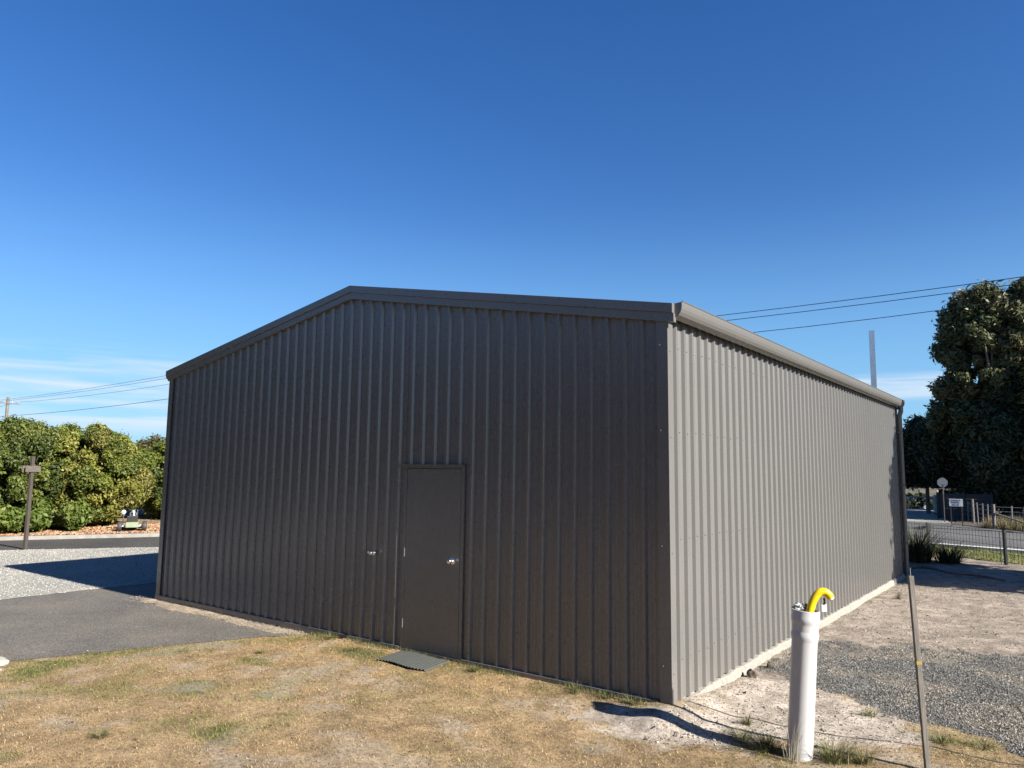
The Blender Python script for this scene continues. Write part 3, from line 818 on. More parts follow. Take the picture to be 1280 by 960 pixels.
tagm = MB().tube(cat([tg + Vector((0, 0, .045)), tg + Vector((.004, 0, .02)), tg]), .008, 8)
tagm.build('tie', M['black'], cond)
MB().box(-.018, .018, -.002, .002, -.055, 0, Matrix.Translation(tg) @ Matrix.Rotation(.5, 4, 'Z')).build('paper_tag', M['white'], cond)
# crumpled foil bung on the rim
def crumple(name, c, r, mat, n=3, seed=1, amp=.35, sc=(1, 1, 1)):
    import bmesh
    bm = bmesh.new(); bmesh.ops.create_icosphere(bm, subdivisions=n, radius=1)
    rr = random.Random(seed)
    from mathutils import noise
    for v in bm.verts:
        f = 1 + amp * noise.noise(v.co * 2.1 + Vector((seed, 0, 0))) + amp * .6 * noise.noise(v.co * 5 + Vector((0, seed, 0)))
        v.co = Vector((v.co.x * sc[0], v.co.y * sc[1], v.co.z * sc[2])) * f * r
    me = bpy.data.meshes.new(name); bm.to_mesh(me); bm.free(); me.materials.append(mat)
    o = bpy.data.objects.new(name, me); COL.objects.link(o); o.location = c
    return o
o = crumple('foil_wad', pb + Vector(T((-.055, -.01, 1.10))), .033, M['foil'], 3, 3, .75, (1.2, 1, .8))
tag(o, 'crumpled silver foil wad stuffed in the rim of the white pipe', 'foil')

# ------------------------------------------------------------------ timber stake
st = empty('timber_stake', (1.985, -.005, 0), rad(42), 'thin weathered grey timber stake leaning beside the white pipe', 'stake')
sb = MB(); sw_, sh_ = .038, .026
sb.bar((0, 0, -.1), (-.036, .040, 1.372), sw_, sh_, (.0, 1, 0)); sb.build('stake_shaft', M['timber_grey'], st, bevel=.003)
MB().tube([(-.036, .04, 1.36), (-.036, .04, 1.43)], .0025, 6).lathe([(.0001, 0), (.006, 0), (.006, .002), (.0001, .002)], 8, Matrix.Translation((-.036, .04, 1.428))).build('nail', M['steel'], st)
ty = Vector((0, 0, -.1)).lerp(Vector((-.036, .04, 1.372)), .58)
MB().box(-.0205, .0205, -.0145, .0145, -.012, .012, Matrix.Translation(ty) @ Matrix.Rotation(-.026, 4, 'Y')).build('tape_band', simple('faded_yellow_tape', (.50, .40, .06), .6), st)

# thin dark line over the sandy ground, drawn as a slim tube
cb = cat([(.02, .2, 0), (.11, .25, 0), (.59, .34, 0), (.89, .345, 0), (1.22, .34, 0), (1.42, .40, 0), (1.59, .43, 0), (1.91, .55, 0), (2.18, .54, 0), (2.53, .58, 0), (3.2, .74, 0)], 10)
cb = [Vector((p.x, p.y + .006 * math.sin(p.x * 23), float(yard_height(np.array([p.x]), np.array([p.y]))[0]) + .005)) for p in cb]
tag(MB().tube(cb, .0042, 8).build('ground_line', M['ground_line'], smooth=True), 'thin dark line snaking across the sand behind the white pipe', 'ground_line')

# ------------------------------------------------------------------ lumps: pale slabs at the lawn edge, clods by the wall
def slabstone(name, c, s, rz, seed, label):
    o = crumple(name, c, 1, M['stone'], 3, seed, .22, s); o.rotation_euler[2] = rz; return tag(o, label, 'stone', 'pale stones on the lawn edge')
slabstone('edging_stone', (-6.36, -3.05, .02), (.14, .10, .055), .5, 4, 'pale broken stone against the asphalt edge of the lawn')
slabstone('edging_stone', (-6.12, -3.22, .02), (.16, .06, .045), .7, 9, 'long pale stone on the grass, nearer than its neighbour')
for (x, y, r, sd_, lb) in ((.17, 2.13, .045, 2, 'dark clod of earth under the shed side wall, farther from the corner'), (.13, 1.66, .05, 5, 'brown clod of earth under the shed side wall, nearer the corner')):
    o = crumple('earth_clod', (x, y, .03), r, M['timber_dark'] if r < .048 else M['bark'], 2, sd_, .5); tag(o, lb, 'clod', 'earth clods at the wall foot')
# dead leaf on the sand
lf = MB(); lf.add([(-.05, 0, .012), (0, -.018, .02), (.05, 0, .045), (.035, .03, .01), (-.01, .02, .014)], [(0, 1, 2, 3, 4)])
o = lf.build('dead_leaf', M['timber_dark']); o.location = (.27, .96, .005); tag(o, 'curled brown dead leaf lying on the sand beside the shed corner', 'leaf')

# ------------------------------------------------------------------ vegetation helpers
def leaf_quads(P, nrm, size, aspect=1.9):
    n = len(P)
    a = rng.normal(size=(n, 3)); a -= nrm * (a * nrm).sum(1)[:, None]; a /= np.linalg.norm(a, axis=1)[:, None] + 1e-9
    b = np.cross(nrm, a)
    a *= (size * .5 * aspect)[:, None]; b *= (size * .5)[:, None]
    c = nrm * (size * .18)[:, None]
    return np.stack([P - a, P - b * .9 + c, P + a, P + b * .9 + c], 1).reshape(-1, 3)
def crown(clumps, n, size, pal, shell=.55, up=.35, aspect=1.9, flat=1.0, jitter=.8):
    """clumps: (cx,cy,cz,r,[weight]) - leaves in the outer shell of each clump"""
    C = np.array([c[:4] for c in clumps], float); w_ = C[:, 3] ** 2; w_ /= w_.sum()
    k = rng.choice(len(C), n, p=w_)
    d = rng.normal(size=(n, 3)); d /= np.linalg.norm(d, axis=1)[:, None]
    rr = C[k, 3] * (shell + (1 - shell) * rng.random(n) ** .6) * (1 + rng.normal(0, .17, n))
    P = C[k, :3] + d * rr[:, None] * np.array([1, 1, flat])
    nr = d + rng.normal(0, jitter, (n, 3)) + np.array([0, 0, up]); nr /= np.linalg.norm(nr, axis=1)[:, None]
    sz = size * rng.uniform(.45, 1.5, n)
    pal = np.array(pal); ck = rng.integers(0, len(pal), len(C))
    base = pal[ck[k]]; mixc = pal[rng.integers(0, len(pal), n)]
    t = rng.random((n, 1)) * .6
    col = (base * (1 - t) + mixc * t) * rng.uniform(.7, 1.3, (n, 1))
    return leaf_quads(P, nr, sz, aspect), col, P
def trunk_mesh(mb, base, tips, r0, fork):
    base = Vector(base); f = Vector(fork)
    mid = base.lerp(f, .5) + Vector((R_.uniform(-.1, .1), R_.uniform(-.1, .1), 0)) * r0 * 4
    mb.tube(cat([base - Vector((0, 0, .2)), base, mid, f], 4), [r0 * (1.25 - .5 * i / 12) for i in range(13)], 9)
    for t in tips:
        t = Vector(t); m = f.lerp(t, .5) + Vector((R_.uniform(-1, 1), R_.uniform(-1, 1), R_.uniform(0, 1))) * (t - f).length * .1
        pts = cat([f - Vector((0, 0, r0 * .5)), m, t], 4)
        mb.tube(pts, [r0 * .5 * (1 - .85 * i / (len(pts) - 1)) for i in range(len(pts))], 6)
def lumpy(c, rx, ry, rz, k, rmin, rmax, zmin=None, inner=.75, seed=1):
    r = random.Random(seed); out = []
    for i in range(k):
        while True:
            v = Vector((r.gauss(0, 1), r.gauss(0, 1), r.gauss(0, 1))).normalized()
            s = r.uniform(inner, 1) ** .6
            p = Vector((c[0] + v.x * rx * s, c[1] + v.y * ry * s, c[2] + v.z * rz * s))
            if zmin is None or p.z > zmin: break
        out.append((p.x, p.y, p.z, r.uniform(rmin, rmax)))
    return out
def plant(name, base, clumps, n, size, pal, label, cat_, group, tr=.12, fork=1.0, bark='bark', ntips=10, **k):
    o = empty(name, base, 0, label, cat_, group)
    rel = [(c[0] - base[0], c[1] - base[1], c[2] - base[2], c[3]) for c in clumps]
    V, C, P = crown(rel, n, size, pal, **k)
    np_mesh('crown', V, 4, C, M['leafmat'], o)
    tips = R_.sample(rel, min(ntips, len(rel)))
    mb = MB(); trunk_mesh(mb, (0, 0, 0), [t[:3] for t in tips], tr, (0, 0, fork)); mb.build('trunk', M[bark], o, smooth=True)
    return o

PAL_Y = [(.32, .36, .055), (.24, .30, .045), (.43, .41, .08), (.17, .22, .04), (.38, .34, .09)]
PAL_G = [(.22, .28, .055), (.16, .22, .045), (.29, .33, .07), (.12, .16, .04)]
PAL_B = [(.22, .20, .06), (.16, .17, .05), (.10, .13, .035), (.26, .21, .09)]
PAL_E = [(.13, .18, .085), (.09, .13, .06), (.18, .21, .11), (.20, .20, .10), (.07, .10, .05)]
PAL_EG = [(.30, .31, .13), (.20, .23, .10), (.40, .36, .17), (.15, .18, .085)]
PAL_D = [(.08, .10, .045), (.06, .08, .035), (.11, .13, .055)]
PAL_W = [(.32, .28, .06), (.20, .19, .05), (.14, .15, .05), (.42, .34, .07)]

# --- hedge shrubs beyond the left driveway
def bush(base, rx, ry, h, n, pal, label, seed, size=.052, k=60):
    cz = h * .52
    cl = lumpy((base[0], base[1], base[2] + cz), rx * .93, ry * .93, h * .46, int(k * 3), .14, .36, base[2] + .15, .86, seed)
    # solid core of leafy growth so that the middle reads dark, as in a dense shrub
    cl += lumpy((base[0], base[1], base[2] + cz), rx * .5, ry * .5, h * .28, 12, .5, .8, base[2] + .3, .3, seed + 50)
    return plant('hedge_shrub', base, cl, n, size, pal, label, 'shrub', 'large shrubs beyond the driveway', .11, .7, ntips=14, shell=.6, up=.25, jitter=.7)
bush((-22.95, 4.85, .12), 2.15, 1.9, 3.2, 180000, PAL_Y, 'big rounded yellow-green shrub left of the gap in the hedge', 3)
bush((-23.35, 2.9, .12), 2.1, 1.9, 3.3, 160000, PAL_G, 'dark green rounded shrub behind the timber post', 8)
bush((-23.6, -.4, .12), 1.8, 1.8, 2.8, 36000, PAL_Y, 'shrub cut by the left edge of the photo', 13)
bush((-24.1, 8.95, .12), 1.8, 1.8, 2.9, 125000, PAL_Y[:2] + PAL_G, 'rounded shrub against the left edge of the shed', 17)
bush((-27.0, 9.8, .25), 2.3, 2.3, 3.0, 50000, PAL_B, 'brownish-topped shrub behind the one against the shed edge', 21)
# low bright shrubs at the foot of the hedge
for i, (x, y, r, h, lb) in enumerate(((-21.95, 2.35, .5, .62, 'low leafy shrub at the hedge foot, leftmost of three'), (-21.75, 3.15, .5, .85, 'low bright green shrub at the hedge foot right beside the timber post'), (-21.55, 3.95, .55, .9, 'low bright green shrub at the hedge foot, rightmost of three'))):
    cl = lumpy((x, y, .25 + h * .45), r * .8, r * .8, h * .38, 12, .14, .26, .2, .5, 30 + i)
    plant('low_shrub', (x, y, .12), cl, 5000, .085, [(.22, .30, .05), (.16, .24, .04), (.28, .33, .08)], lb, 'shrub', 'low shrubs at the hedge foot', .03, .2, ntips=5)

litter()
# --- right: eucalypts and dark understorey
def euc(base, c, rx, ry, rz, k, n, pal, label, seed, size=.10, rmin=.2, rmax=.62, name='eucalyptus_tree', extra=(), bark='paleBark', fork=.45, tr=.28, grp='trees on the right beyond the road', **kw):
    cl = lumpy(c, rx, ry, rz, int(k * 2.2), rmin, rmax, None, .35, seed) + list(extra)
    return plant(name, base, cl, n, size, pal, label, 'tree', grp, tr, c[2] * fork, bark, 30, shell=.25, up=.1, aspect=2.6, **kw)
euc((-.5, 37.6, 0), (-.55, 37.4, 7.6), 1.6, 1.3, 3.9, 46, 62000, PAL_EG, 'tall dark eucalyptus tree, the left of the two high crowns', 41, extra=[(-1.55, 37.4, 10.1, .75), (-.1, 37.4, 11.1, .75), (-1.0, 37.4, 10.9, .7), (-2.0, 37.4, 8.5, .65), (.5, 37.4, 10.4, .8), (-1.9, 37.3, 9.3, .5), (-2.35, 37.2, 5.4, .6), (-2.1, 37, 6.5, .6), (-2.55, 37, 4.7, .42)])
euc((1.9, 38.5, 0), (1.75, 38.2, 8.1), 2.2, 1.5, 3.9, 52, 70000, PAL_EG, 'tall eucalyptus tree with olive top, the right of the two high crowns', 45)
euc((-3.7, 41.5, 0), (-3.75, 41.2, 3.3), 1.15, 1.2, 1.7, 22, 34000, PAL_D, 'small dark tree rising just past the far end of the shed', 51, .10, .4, .8, 'dark_tree', tr=.12)
euc((-1.9, 39.0, 0), (-1.8, 38.6, 3.6), 1.5, 1.3, 2.2, 28, 46000, PAL_D, 'dense dark tree behind the white notice board', 53, .10, .5, .9, 'dark_tree', tr=.15)
euc((.6, 37.2, 0), (.75, 37.2, 3.6), 2.0, 1.5, 3.0, 36, 75000, PAL_E, 'broad dark tree hanging over the wire fence', 57, .10, .5, .95, 'dark_tree', tr=.2)
euc((3.6, 36.8, 0), (3.45, 36.4, 5.0), 2.1, 1.8, 3.6, 36, 80000, PAL_W, 'olive wattle tree at the right edge of the photo', 61, .09, .45, .9, 'wattle_tree', tr=.18)
euc((7.8, 37.5, 0), (7.8, 39.5, 7.2), 3.6, 3.0, 5.2, 40, 40000, PAL_E, 'large tree beyond the right edge shading the gate', 65, .2, .8, 1.4)
euc((6.5, 43, 0), (5.0, 43, 3.6), 3.6, 2.0, 3.4, 40, 30000, PAL_D, 'broad dark tree standing deep behind the trunks of the high crowns', 67, .22, .8, 1.4)
# garden tree outside the frame on the right, shading the end of the shed
euc((6.6, 12.9, 0), (6.7, 12.7, 4.6), 2.5, 2.05, 2.9, 44, 40000, PAL_E, 'tree beside the yard whose shade reaches the end of the shed', 71, .17, .5, .85, tr=.16, grp='trees on the right beyond the road')

# --- grass and strappy plants
def tuft(name, loc, n, h, spread, pal, label, cat_='grass tuft', group='grass tufts', wd=.005, bend=.5):
    a = rng.uniform(0, 2 * np.pi, n); r = spread * rng.random(n) ** .8
    bx, by = np.cos(a) * r * .45, np.sin(a) * r * .45
    H_ = h * rng.uniform(.35, 1, n); out = spread * rng.uniform(.2, 1.2, n) * bend
    a2 = a + rng.normal(0, .5, n); dx, dy = np.cos(a2), np.sin(a2)
    w_ = wd * rng.uniform(.6, 1.2, n)
    px, py = -dy * w_, dx * w_
    z0 = np.full(n, -.01)
    def pt(t):
        o_ = out * t ** 1.8 * 1.6; return bx + dx * o_, by + dy * o_, H_ * (t * (1.25 - .25 * t) if True else t)
    V = []
    prev = None
    seg = [0, .4, .75, 1]
    rows = []
    for s_ in seg:
        x_, y_, z_ = pt(s_); ww = 1 - s_ * .92
        rows.append((np.stack([x_ - px * ww, y_ - py * ww, z_ + z0 * (s_ == 0)], -1), np.stack([x_ + px * ww, y_ + py * ww, z_ + z0 * (s_ == 0)], -1)))
    for i in range(3):
        V.append(np.stack([rows[i][0], rows[i][1], rows[i + 1][1], rows[i + 1][0]], 1))
    V = np.stack(V, 1).reshape(-1, 3)
    pal = np.array(pal); c = pal[rng.integers(0, len(pal), n)] * rng.uniform(.75, 1.25, (n, 1))
    o = np_mesh(name, V, 4, np.repeat(c, 3, axis=0), M['grassmat']); o.location = loc
    return tag(o, label, cat_, group)
GT = [(.16, .20, .05), (.24, .26, .07), (.34, .31, .13), (.12, .16, .04), (.48, .42, .22)]
yh = lambda x, y: float(yard_height(np.array([x]), np.array([y]))[0])
T_ = [(1.40, -.22, 260, .17, .22, 'thick green grass tuft right against the foot of the white pipe'),
      (1.58, -.12, 120, .12, .16, 'smaller yellow-green grass tuft just right of the tuft at the pipe foot'),
      (.93, -.30, 240, .13, .22, 'grass tuft on the left of the pipe foot, in its shadow'),
      (.70, -.20, 150, .09, .2, 'low grass tuft along the shadow of the pipe'),
      (.60, .18, 90, .09, .1, 'small green tuft on the sand between pipe and shed corner'),
      (1.37, 1.08, 90, .06, .16, 'flat green tuft on the sand at the edge of the gravel'),
      (.40, 8.2, 60, .16, .12, 'lone pale weed in the dirt near the far end of the side wall'),
      (1.98, .72, 110, .07, .16, 'green grass clump at the gravel edge beside the stake'),
      (2.25, .82, 110, .06, .18, 'green grass clump at the gravel edge right of the stake'),
      (-.35, -.10, 90, .08, .14, 'grass tuft at the wall foot left of the near corner'),
      (-.62, -.09, 70, .07, .12, 'short tuft at the wall foot by the tip of the pipe shadow'),
      (-.92, -.12, 80, .11, .10, 'pale wispy tuft at the wall foot at the end of the pipe shadow'),
      (-2.15, -.13, 90, .07, .14, 'green tuft at the right corner of the door mat'),
      (-4.45, -.12, 120, .07, .18, 'green tuft by the wall left of the door mat'),
      (-3.85, -.3, 80, .05, .15, 'flat green tuft on golden grass left of the mat'),
      (-4.6, -1.0, 60, .05, .1, 'dark tuft in the middle of the left lawn'),
      (-3.3, -3.35, 90, .06, .12, 'dark green tuft at the bottom left of the lawn')]
for x, y, n, h, s, lb in T_:
    tuft('grass_tuft', (x, y, yh(x, y)), n, h, s, GT if 'pale' not in lb else GT[2:], lb, wd=.0032)
# tall dry stalks on the pipe
tuft('dry_stalks', (1.16, -.43, yh(1.1, -.42)), 40, .46, .16, [(.9, .82, .6), (.7, .62, .42)], 'thin dry stalks arching in front of the white pipe', 'stalks', None, .0018, .8)
# little weeds along the rest of the walls: nobody could count them
def fringe():
    n = 2600
    x = np.concatenate([rng.uniform(-5.2, -.02, n), rng.uniform(.06, .2, 500)]); y = np.concatenate([-.03 - np.abs(rng.normal(0, .04, n)), rng.uniform(.1, 9, 500)])
    k = rng.random(len(x)) < sstep(.42, .62, fbm(x, y, 3, 300)); x, y = x[k], y[k]; n = len(x)
    L = rng.uniform(.02, .075, n); a = rng.uniform(0, 6.28, n); l = rng.uniform(.1, .8, n)
    d = np.stack([np.cos(a) * np.sin(l), np.sin(a) * np.sin(l), np.cos(l)], -1) * L[:, None]; s_ = np.stack([-np.sin(a), np.cos(a), 0 * a], -1) * .002
    b = np.stack([x, y, yard_height(x, y)], -1)
    pal = np.array(GT); c = pal[rng.integers(0, 5, n)]
    tag(np_mesh('wall_weeds', np.stack([b - s_, b + s_, b + d], 1).reshape(-1, 3), 3, c, M['grassmat']), 'short weeds fringing the foot of the shed walls', 'weeds', kind='stuff')
fringe()
# strappy shrub at the far corner, in front of the mesh fence
for x, y, n, h, s, lb in ((-.25, 14.7, 420, 1.0, .62, 'dark strappy-leaved shrub rising behind the far corner of the shed'), (.35, 14.9, 260, .6, .55, 'lower strappy-leaved plant right of the tall one at the fence')):
    tuft('strappy_plant', (x, y, 0), n, h, s, [(.05, .075, .03), (.09, .12, .04), (.17, .18, .08), (.30, .27, .16)], lb, 'plant', 'strappy plants at the mesh fence', .013, .9)
# fallen branch in the shade
br = cat([(-.25, 12.6, .05), (.2, 12.75, .09), (.7, 12.3, .06), (1.2, 12.4, .04), (1.7, 12.0, .03)], 5)
mb = MB().tube(br, [.035 * (1 - .7 * i / (len(br) - 1)) + .006 for i in range(len(br))], 7)
tag(mb.build('fallen_branch', M['paleBark'], smooth=True), 'pale crooked fallen branch on the shaded ground past the shed', 'branch')

# ------------------------------------------------------------------ road side on the right
def V2(*a): return Vector(a)
kd_ = Vector((-.966, .258)); # direction of the road, leftwards
kA = Vector((1.74, 18.78))
kl = [kA - kd_ * 60, kA + kd_ * 60]; nn = Vector((.258, .966))
q = lambda v: (v.x, v.y)
sheet('verge', [(8.9, 11.0), (-.5, 17.3), (-4, 20.2), q(kA + kd_ * 20), q(kA - kd_ * 14)], .012, M['verge'])
kb2 = MB(); kb2.prism([q(kl[0]), q(kl[1]), q(kl[1] + nn * .28), q(kl[0] + nn * .28)], -.03, .10, 'z')
tag(kb2.build('road_kerb', simple('white_kerb', (1.2, 1.17, 1.08), .85, 0, .1, 3)), kind='structure')
sheet('road', [q(kl[0] + nn * .281), q(kl[1] + nn * .281), q(kl[1] + nn * 10.2), (-14, 33.2), (-6.5, 34), (-2.6, 33.2), (-1.1, 31.5), (.2, 30.0), (1.35, 28.9), (4, 27.6), q(kl[0] + nn * 9.6)], -.008, M['road'])
sheet('gate_driveway', wob([(-14, 33.0), (-6.5, 33.8), (-1.6, 32.4), (-1.9, 34.5), (-2.9, 38.5), (-3.8, 43.0), (-4.4, 60), (-10, 60), (-10, 43)], .6, .08, 9), -.003, M['gravel_pale'])
sheet('leaf_litter', wob([(-1.5, 32.2), (-.9, 31.6), (.2, 30.2), (1.4, 29.2), (5, 28), (12, 27), (16, 60), (-3.9, 60), (-3.6, 43.0), (-2.6, 38.5), (-1.6, 34.6)], .5, .08, 12), -.004, M['litter'])
# low bank of leaf litter and dry grass by the wire fence
def tussocks():
    n = 9000; t = rng.random(n); x = rng.uniform(-.2, 4.5, n); y = 30.0 + rng.uniform(0, 5, n) + (x - .2) * -.5
    L = rng.uniform(.12, .5, n); a = rng.uniform(0, 6.28, n); l = rng.uniform(.1, .7, n)
    d = np.stack([np.cos(a) * np.sin(l), np.sin(a) * np.sin(l), np.cos(l)], -1) * L[:, None]; s_ = np.stack([-np.sin(a), np.cos(a), 0 * a], -1) * .012
    b = np.stack([x, y, 0 * x], -1); pal = np.array([(.52, .42, .22), (.38, .30, .15), (.22, .2, .09)]); c = pal[rng.integers(0, 3, n)]
    tag(np_mesh('dry_grass', np.stack([b - s_, b + s_, b + d], 1).reshape(-1, 3), 3, c, M['grassmat']), 'tall dry grass along the wire fence across the road', 'grass', kind='stuff')
    n = 16000; t = rng.random(n); u = rng.random(n)
    x = 5 - 9 * t; y = 14.0 + (5 - x) * .8 * .62 ; 
    x = rng.uniform(-3, 6, n); y0 = 15.2 + (2 - x) * .9; y1 = 18.7 + (1.74 - x) * .267
    y = y0 + (y1 - y0) * u; k = y1 > y0; x, y = x[k], y[k]; n = len(x)
    L = rng.uniform(.03, .10, n); a = rng.uniform(0, 6.28, n); l = rng.uniform(.1, .9, n)
    d = np.stack([np.cos(a) * np.sin(l), np.sin(a) * np.sin(l), np.cos(l)], -1) * L[:, None]; s_ = np.stack([-np.sin(a), np.cos(a), 0 * a], -1) * .006
    b = np.stack([x, y, 0 * x + .012], -1); pal = np.array([(.36, .42, .11), (.50, .50, .16), (.62, .54, .26), (.24, .31, .08)]); c = pal[rng.integers(0, 4, n)]
    tag(np_mesh('verge_grass', np.stack([b - s_, b + s_, b + d], 1).reshape(-1, 3), 3, c, M['grassmat']), 'green grass strip between the mesh fence and the white kerb', 'grass', kind='stuff')
tussocks()
# welded mesh fence
fdir = Vector((-2.15, 1.85, 0)).normalized(); fo = Vector((1.54, 15.51, 0))
mf = empty('mesh_fence', fo, 0, 'low dark welded mesh fence along the end of the yard', 'fence')
mb = MB(); t0, t1 = -4.2, 9.0
k = t0
while k <= t1 + .001:
    a = fdir * k; mb.box(-.0035, .0035, -.0035, .0035, .05, .79, Matrix.Translation(a)); k += .1
for z in (.06, .25, .44, .62, .78):
    for off in (-.006,):
        mb.bar(fdir * t0 + Vector((off, off, z)), fdir * t1 + Vector((off, off, z)), .008, .008)
mb.build('wire_mesh', M['fencegreen'], mf)
for t in (-2.45, 0, 2.45, 4.9, 7.35):
    p_ = fdir * t + Vector((-.03, -.035, 0))
    MB().box(-.03, .03, -.03, .03, 0, .83, Matrix.Translation(p_) @ Matrix.Rotation(math.atan2(fdir.y, fdir.x), 4, 'Z')).build('post', M['fencegreen'], mf)
p_ = fdir * .13 + Vector((-.03, -.035, 0)); MB().box(-.008, .008, -.008, .008, 0, .80, Matrix.Translation(p_)).box(-.014, .014, -.03, -.008, .5, .56, Matrix.Translation(p_)).build('brace_rod', M['steel'], mf)
# galvanised column behind the shed
gp = empty('steel_column', (-.92, 13.9, 0), .3, 'tall bare galvanised steel column rising above the far end of the shed', 'column')
g = MB(); g.box(-.06, .06, -.004, .0, 0, 5.74).box(-.06, -.056, .0005, .10, 0, 5.74).box(.056, .06, .0005, .10, 0, 5.74).box(-.0555, -.04, .096, .10, 0, 5.74).box(.04, .0555, .096, .10, 0, 5.74)
g.build('channel', M['steel'], gp)
b_ = MB().box(-.15, .15, -.12, .2, 0, .012)
for sx in (-.12, .12):
    for sy in (-.09, .17): b_.lathe([(.012, .012), (.012, .04), (.0001, .041)], 6, Matrix.Translation((sx, sy, 0)))
b_.build('base_plate', M['steel'], gp)
h_ = MB()
for i in range(3):
    for sx in (-.03, .03): h_.lathe([(.0001, 0), (.014, 0), (.014, .006), (.0001, .007)], 6, Matrix.Translation((sx, -.004, 5.6 - i * .1)) @ Matrix.Rotation(rad(90), 4, 'X'))
pass

# white farm gate
gt = empty('farm_gate', (-3.6, 43.4, 0), math.atan2(-.55, -.84), 'white tubular farm gate with a V brace across the side driveway', 'gate')
g = MB(); L = 3.0
for z in (.16, .86): g.tube([(0.12, 0, z), (L, 0, z)], .035, 8)
for x in (.12, L / 2, L): g.tube([(x, 0, .16), (x, 0, .86)], .03, 8)
g.build('gate_frame', M['white'], gt)
g = MB()
for a, b in (((.2, .82), (.8, .2)), ((.8, .2), (1.42, .82)), ((1.6, .82), (2.2, .2)), ((2.2, .2), (2.9, .82))): g.tube([(a[0], 0, a[1]), (b[0], 0, b[1])], .022, 6)
g.build('brace', M['white'], gt)
g = MB().box(-.1, .08, -.09, .09, 0, .98).box(-.11, .09, -.1, .1, .98, 1.0); g.build('gate_post', M['white'], gt)
cl = lumpy((-6.0, 46.5, .45), 3.0, .6, .3, 40, .25, .4, .1, .3, 90)  # added dark leaf clumps standing in for the shade behind the gate
plant('gate_shade_mass', (-6.0, 46.5, 0), cl, 16000, .12, PAL_D, 'dark leafy mass added in place of the shade behind the white farm gate', 'shade stand-in', None, .05, .3, ntips=8)
# round traffic sign seen from behind
sg = empty('traffic_sign', (-1.95, 33.4, 0), 0, 'back of an octagonal traffic sign on a thin post beneath the dark trees', 'road sign')
q_ = (CAM - Vector((-1.95, 33.4, 1.8))).to_track_quat('Z', 'Y').to_matrix().to_4x4(); q_.translation = Vector((0, 0, 1.80))
pts = [(.225 * math.cos(math.pi / 8 + i * math.pi / 4), .225 * math.sin(math.pi / 8 + i * math.pi / 4)) for i in range(8)]
o8 = MB(); o8.prism(pts, 0, .004, 'z'); o8.v = [tuple(q_ @ Vector(v)) for v in o8.v]; o8.build('sign_plate', M['signback'], sg)
MB().tube([(.0, .04, 0), (.0, .04, 2.05)], .022, 8).build('post', M['timber_dark'], sg)
MB().box(-.18, .18, -.01, .0, 1.7, 1.73, Matrix.Translation((0, .0, 0))).build('bracket', M['steel'], sg)
# white notice board with blue lettering on dark panels
nb = empty('notice_board', (-1.14, 30.6, 0), rad(6), 'white notice board with blue lettering in front of the dark fence panel', 'sign')
MB().box(-.25, .25, -.008, .0, .83, 1.14).build('panel', M['white'], nb)
tx = MB(); r = random.Random(4)
def word(x, z, h, n):      # letter-like blue strokes
    for i in range(n):
        w_ = h * .62
        k = r.randrange(4)
        tx.box(x, x + h * .16, -.011, -.0085, z, z + h)
        if k != 1: tx.box(x + h * .161, x + w_, -.011, -.0085, z + h * .84, z + h)
        if k in (0, 2): tx.box(x + h * .161, x + w_ * .9, -.011, -.0085, z + h * .42, z + h * .58)
        if k in (1, 2, 3): tx.box(x + h * .161, x + w_, -.011, -.0085, z, z + h * .16)
        if k in (0, 3): tx.box(x + w_ - h * .16, x + w_ - .0005, -.0112, -.0087, z + h * .17, z + h * .83)
        x += h * .86
for args in ((-.215, 1.045, .065, 7), (-.18, .955, .065, 6), (-.15, .86, .065, 5)):
    tx = MB(); word(*args); tx.build('lettering', M['signblue'], nb)
for x in (-.2, .2): MB().box(x - .02, x + .02, .001, .04, 0, 1.16).build('leg', M['timber_dark'], nb)
# dark panel fence
pf = empty('panel_fence', (-1.6, 36.2, 0), rad(-6), 'dark blue-grey panel fence low under the trees behind the notice board', 'fence')
bluegrey = simple('blue_grey_panel', (.035, .05, .065), .6)
g = MB()
for i in range(5): g.box(-.95, 1.35, 0, .02, .05 + i * .24, .286 + i * .24)
g.build('boards', bluegrey, pf)
for x in (-.95, .2, 1.35): MB().box(x - .05, x + .05, -.06, -.002, 0, 1.3).build('post', bluegrey, pf)
# wire fence with a diagonal stay
wf = empty('wire_fence', (.23, 30.0, 0), 0, 'timber post and wire fence with a diagonal stay rail across the road', 'fence')
wd = Vector((-1.05, 3.6, 0))
g = MB()
MB().tube([(0, 0, -.1), (0, 0, .98)], .065, 10).build('strainer_post', M['timber_grey'], wf, smooth=True)
for i, t in enumerate((.28, .52, .76, 1.0, 1.3, 1.6, 1.9, 2.3)):
    p_ = wd * t; r2 = .028 if i != 3 else .055
    MB().tube([p_ + Vector((0, 0, -.1)), p_ + Vector((R_.uniform(-.03, .03), 0, .95 + (r2 > .05) * .12))], r2, 8).build('post', M['timber_grey'], wf)
for i, (x, y) in enumerate(((.55, .9), (1.0, .3), (1.15, .5), (2.6, -.4), (4.2, -1.0), (6, -1.6))):
    MB().tube([(x, y, -.1), (x + .02, y, .9)], .035, 8).build('post', M['timber_grey'], wf)
MB().bar((.05, -.03, .62), (1.75, -.75, .08), .05, .05).build('stay_rail', simple('bleached_timber', (.45, .41, .34), .8), wf)
g = MB()
for z in (.3, .5, .7, .88):
    g.tube([(0, 0, z), wd * 2.3 + Vector((0, 0, z))], .006, 4); g.tube([(0, 0, z), (1.0, .3, z - .02), (2.6, -.4, z - .02), (6, -1.6, z)], .006, 4)
g.build('wire', M['steel'], wf)
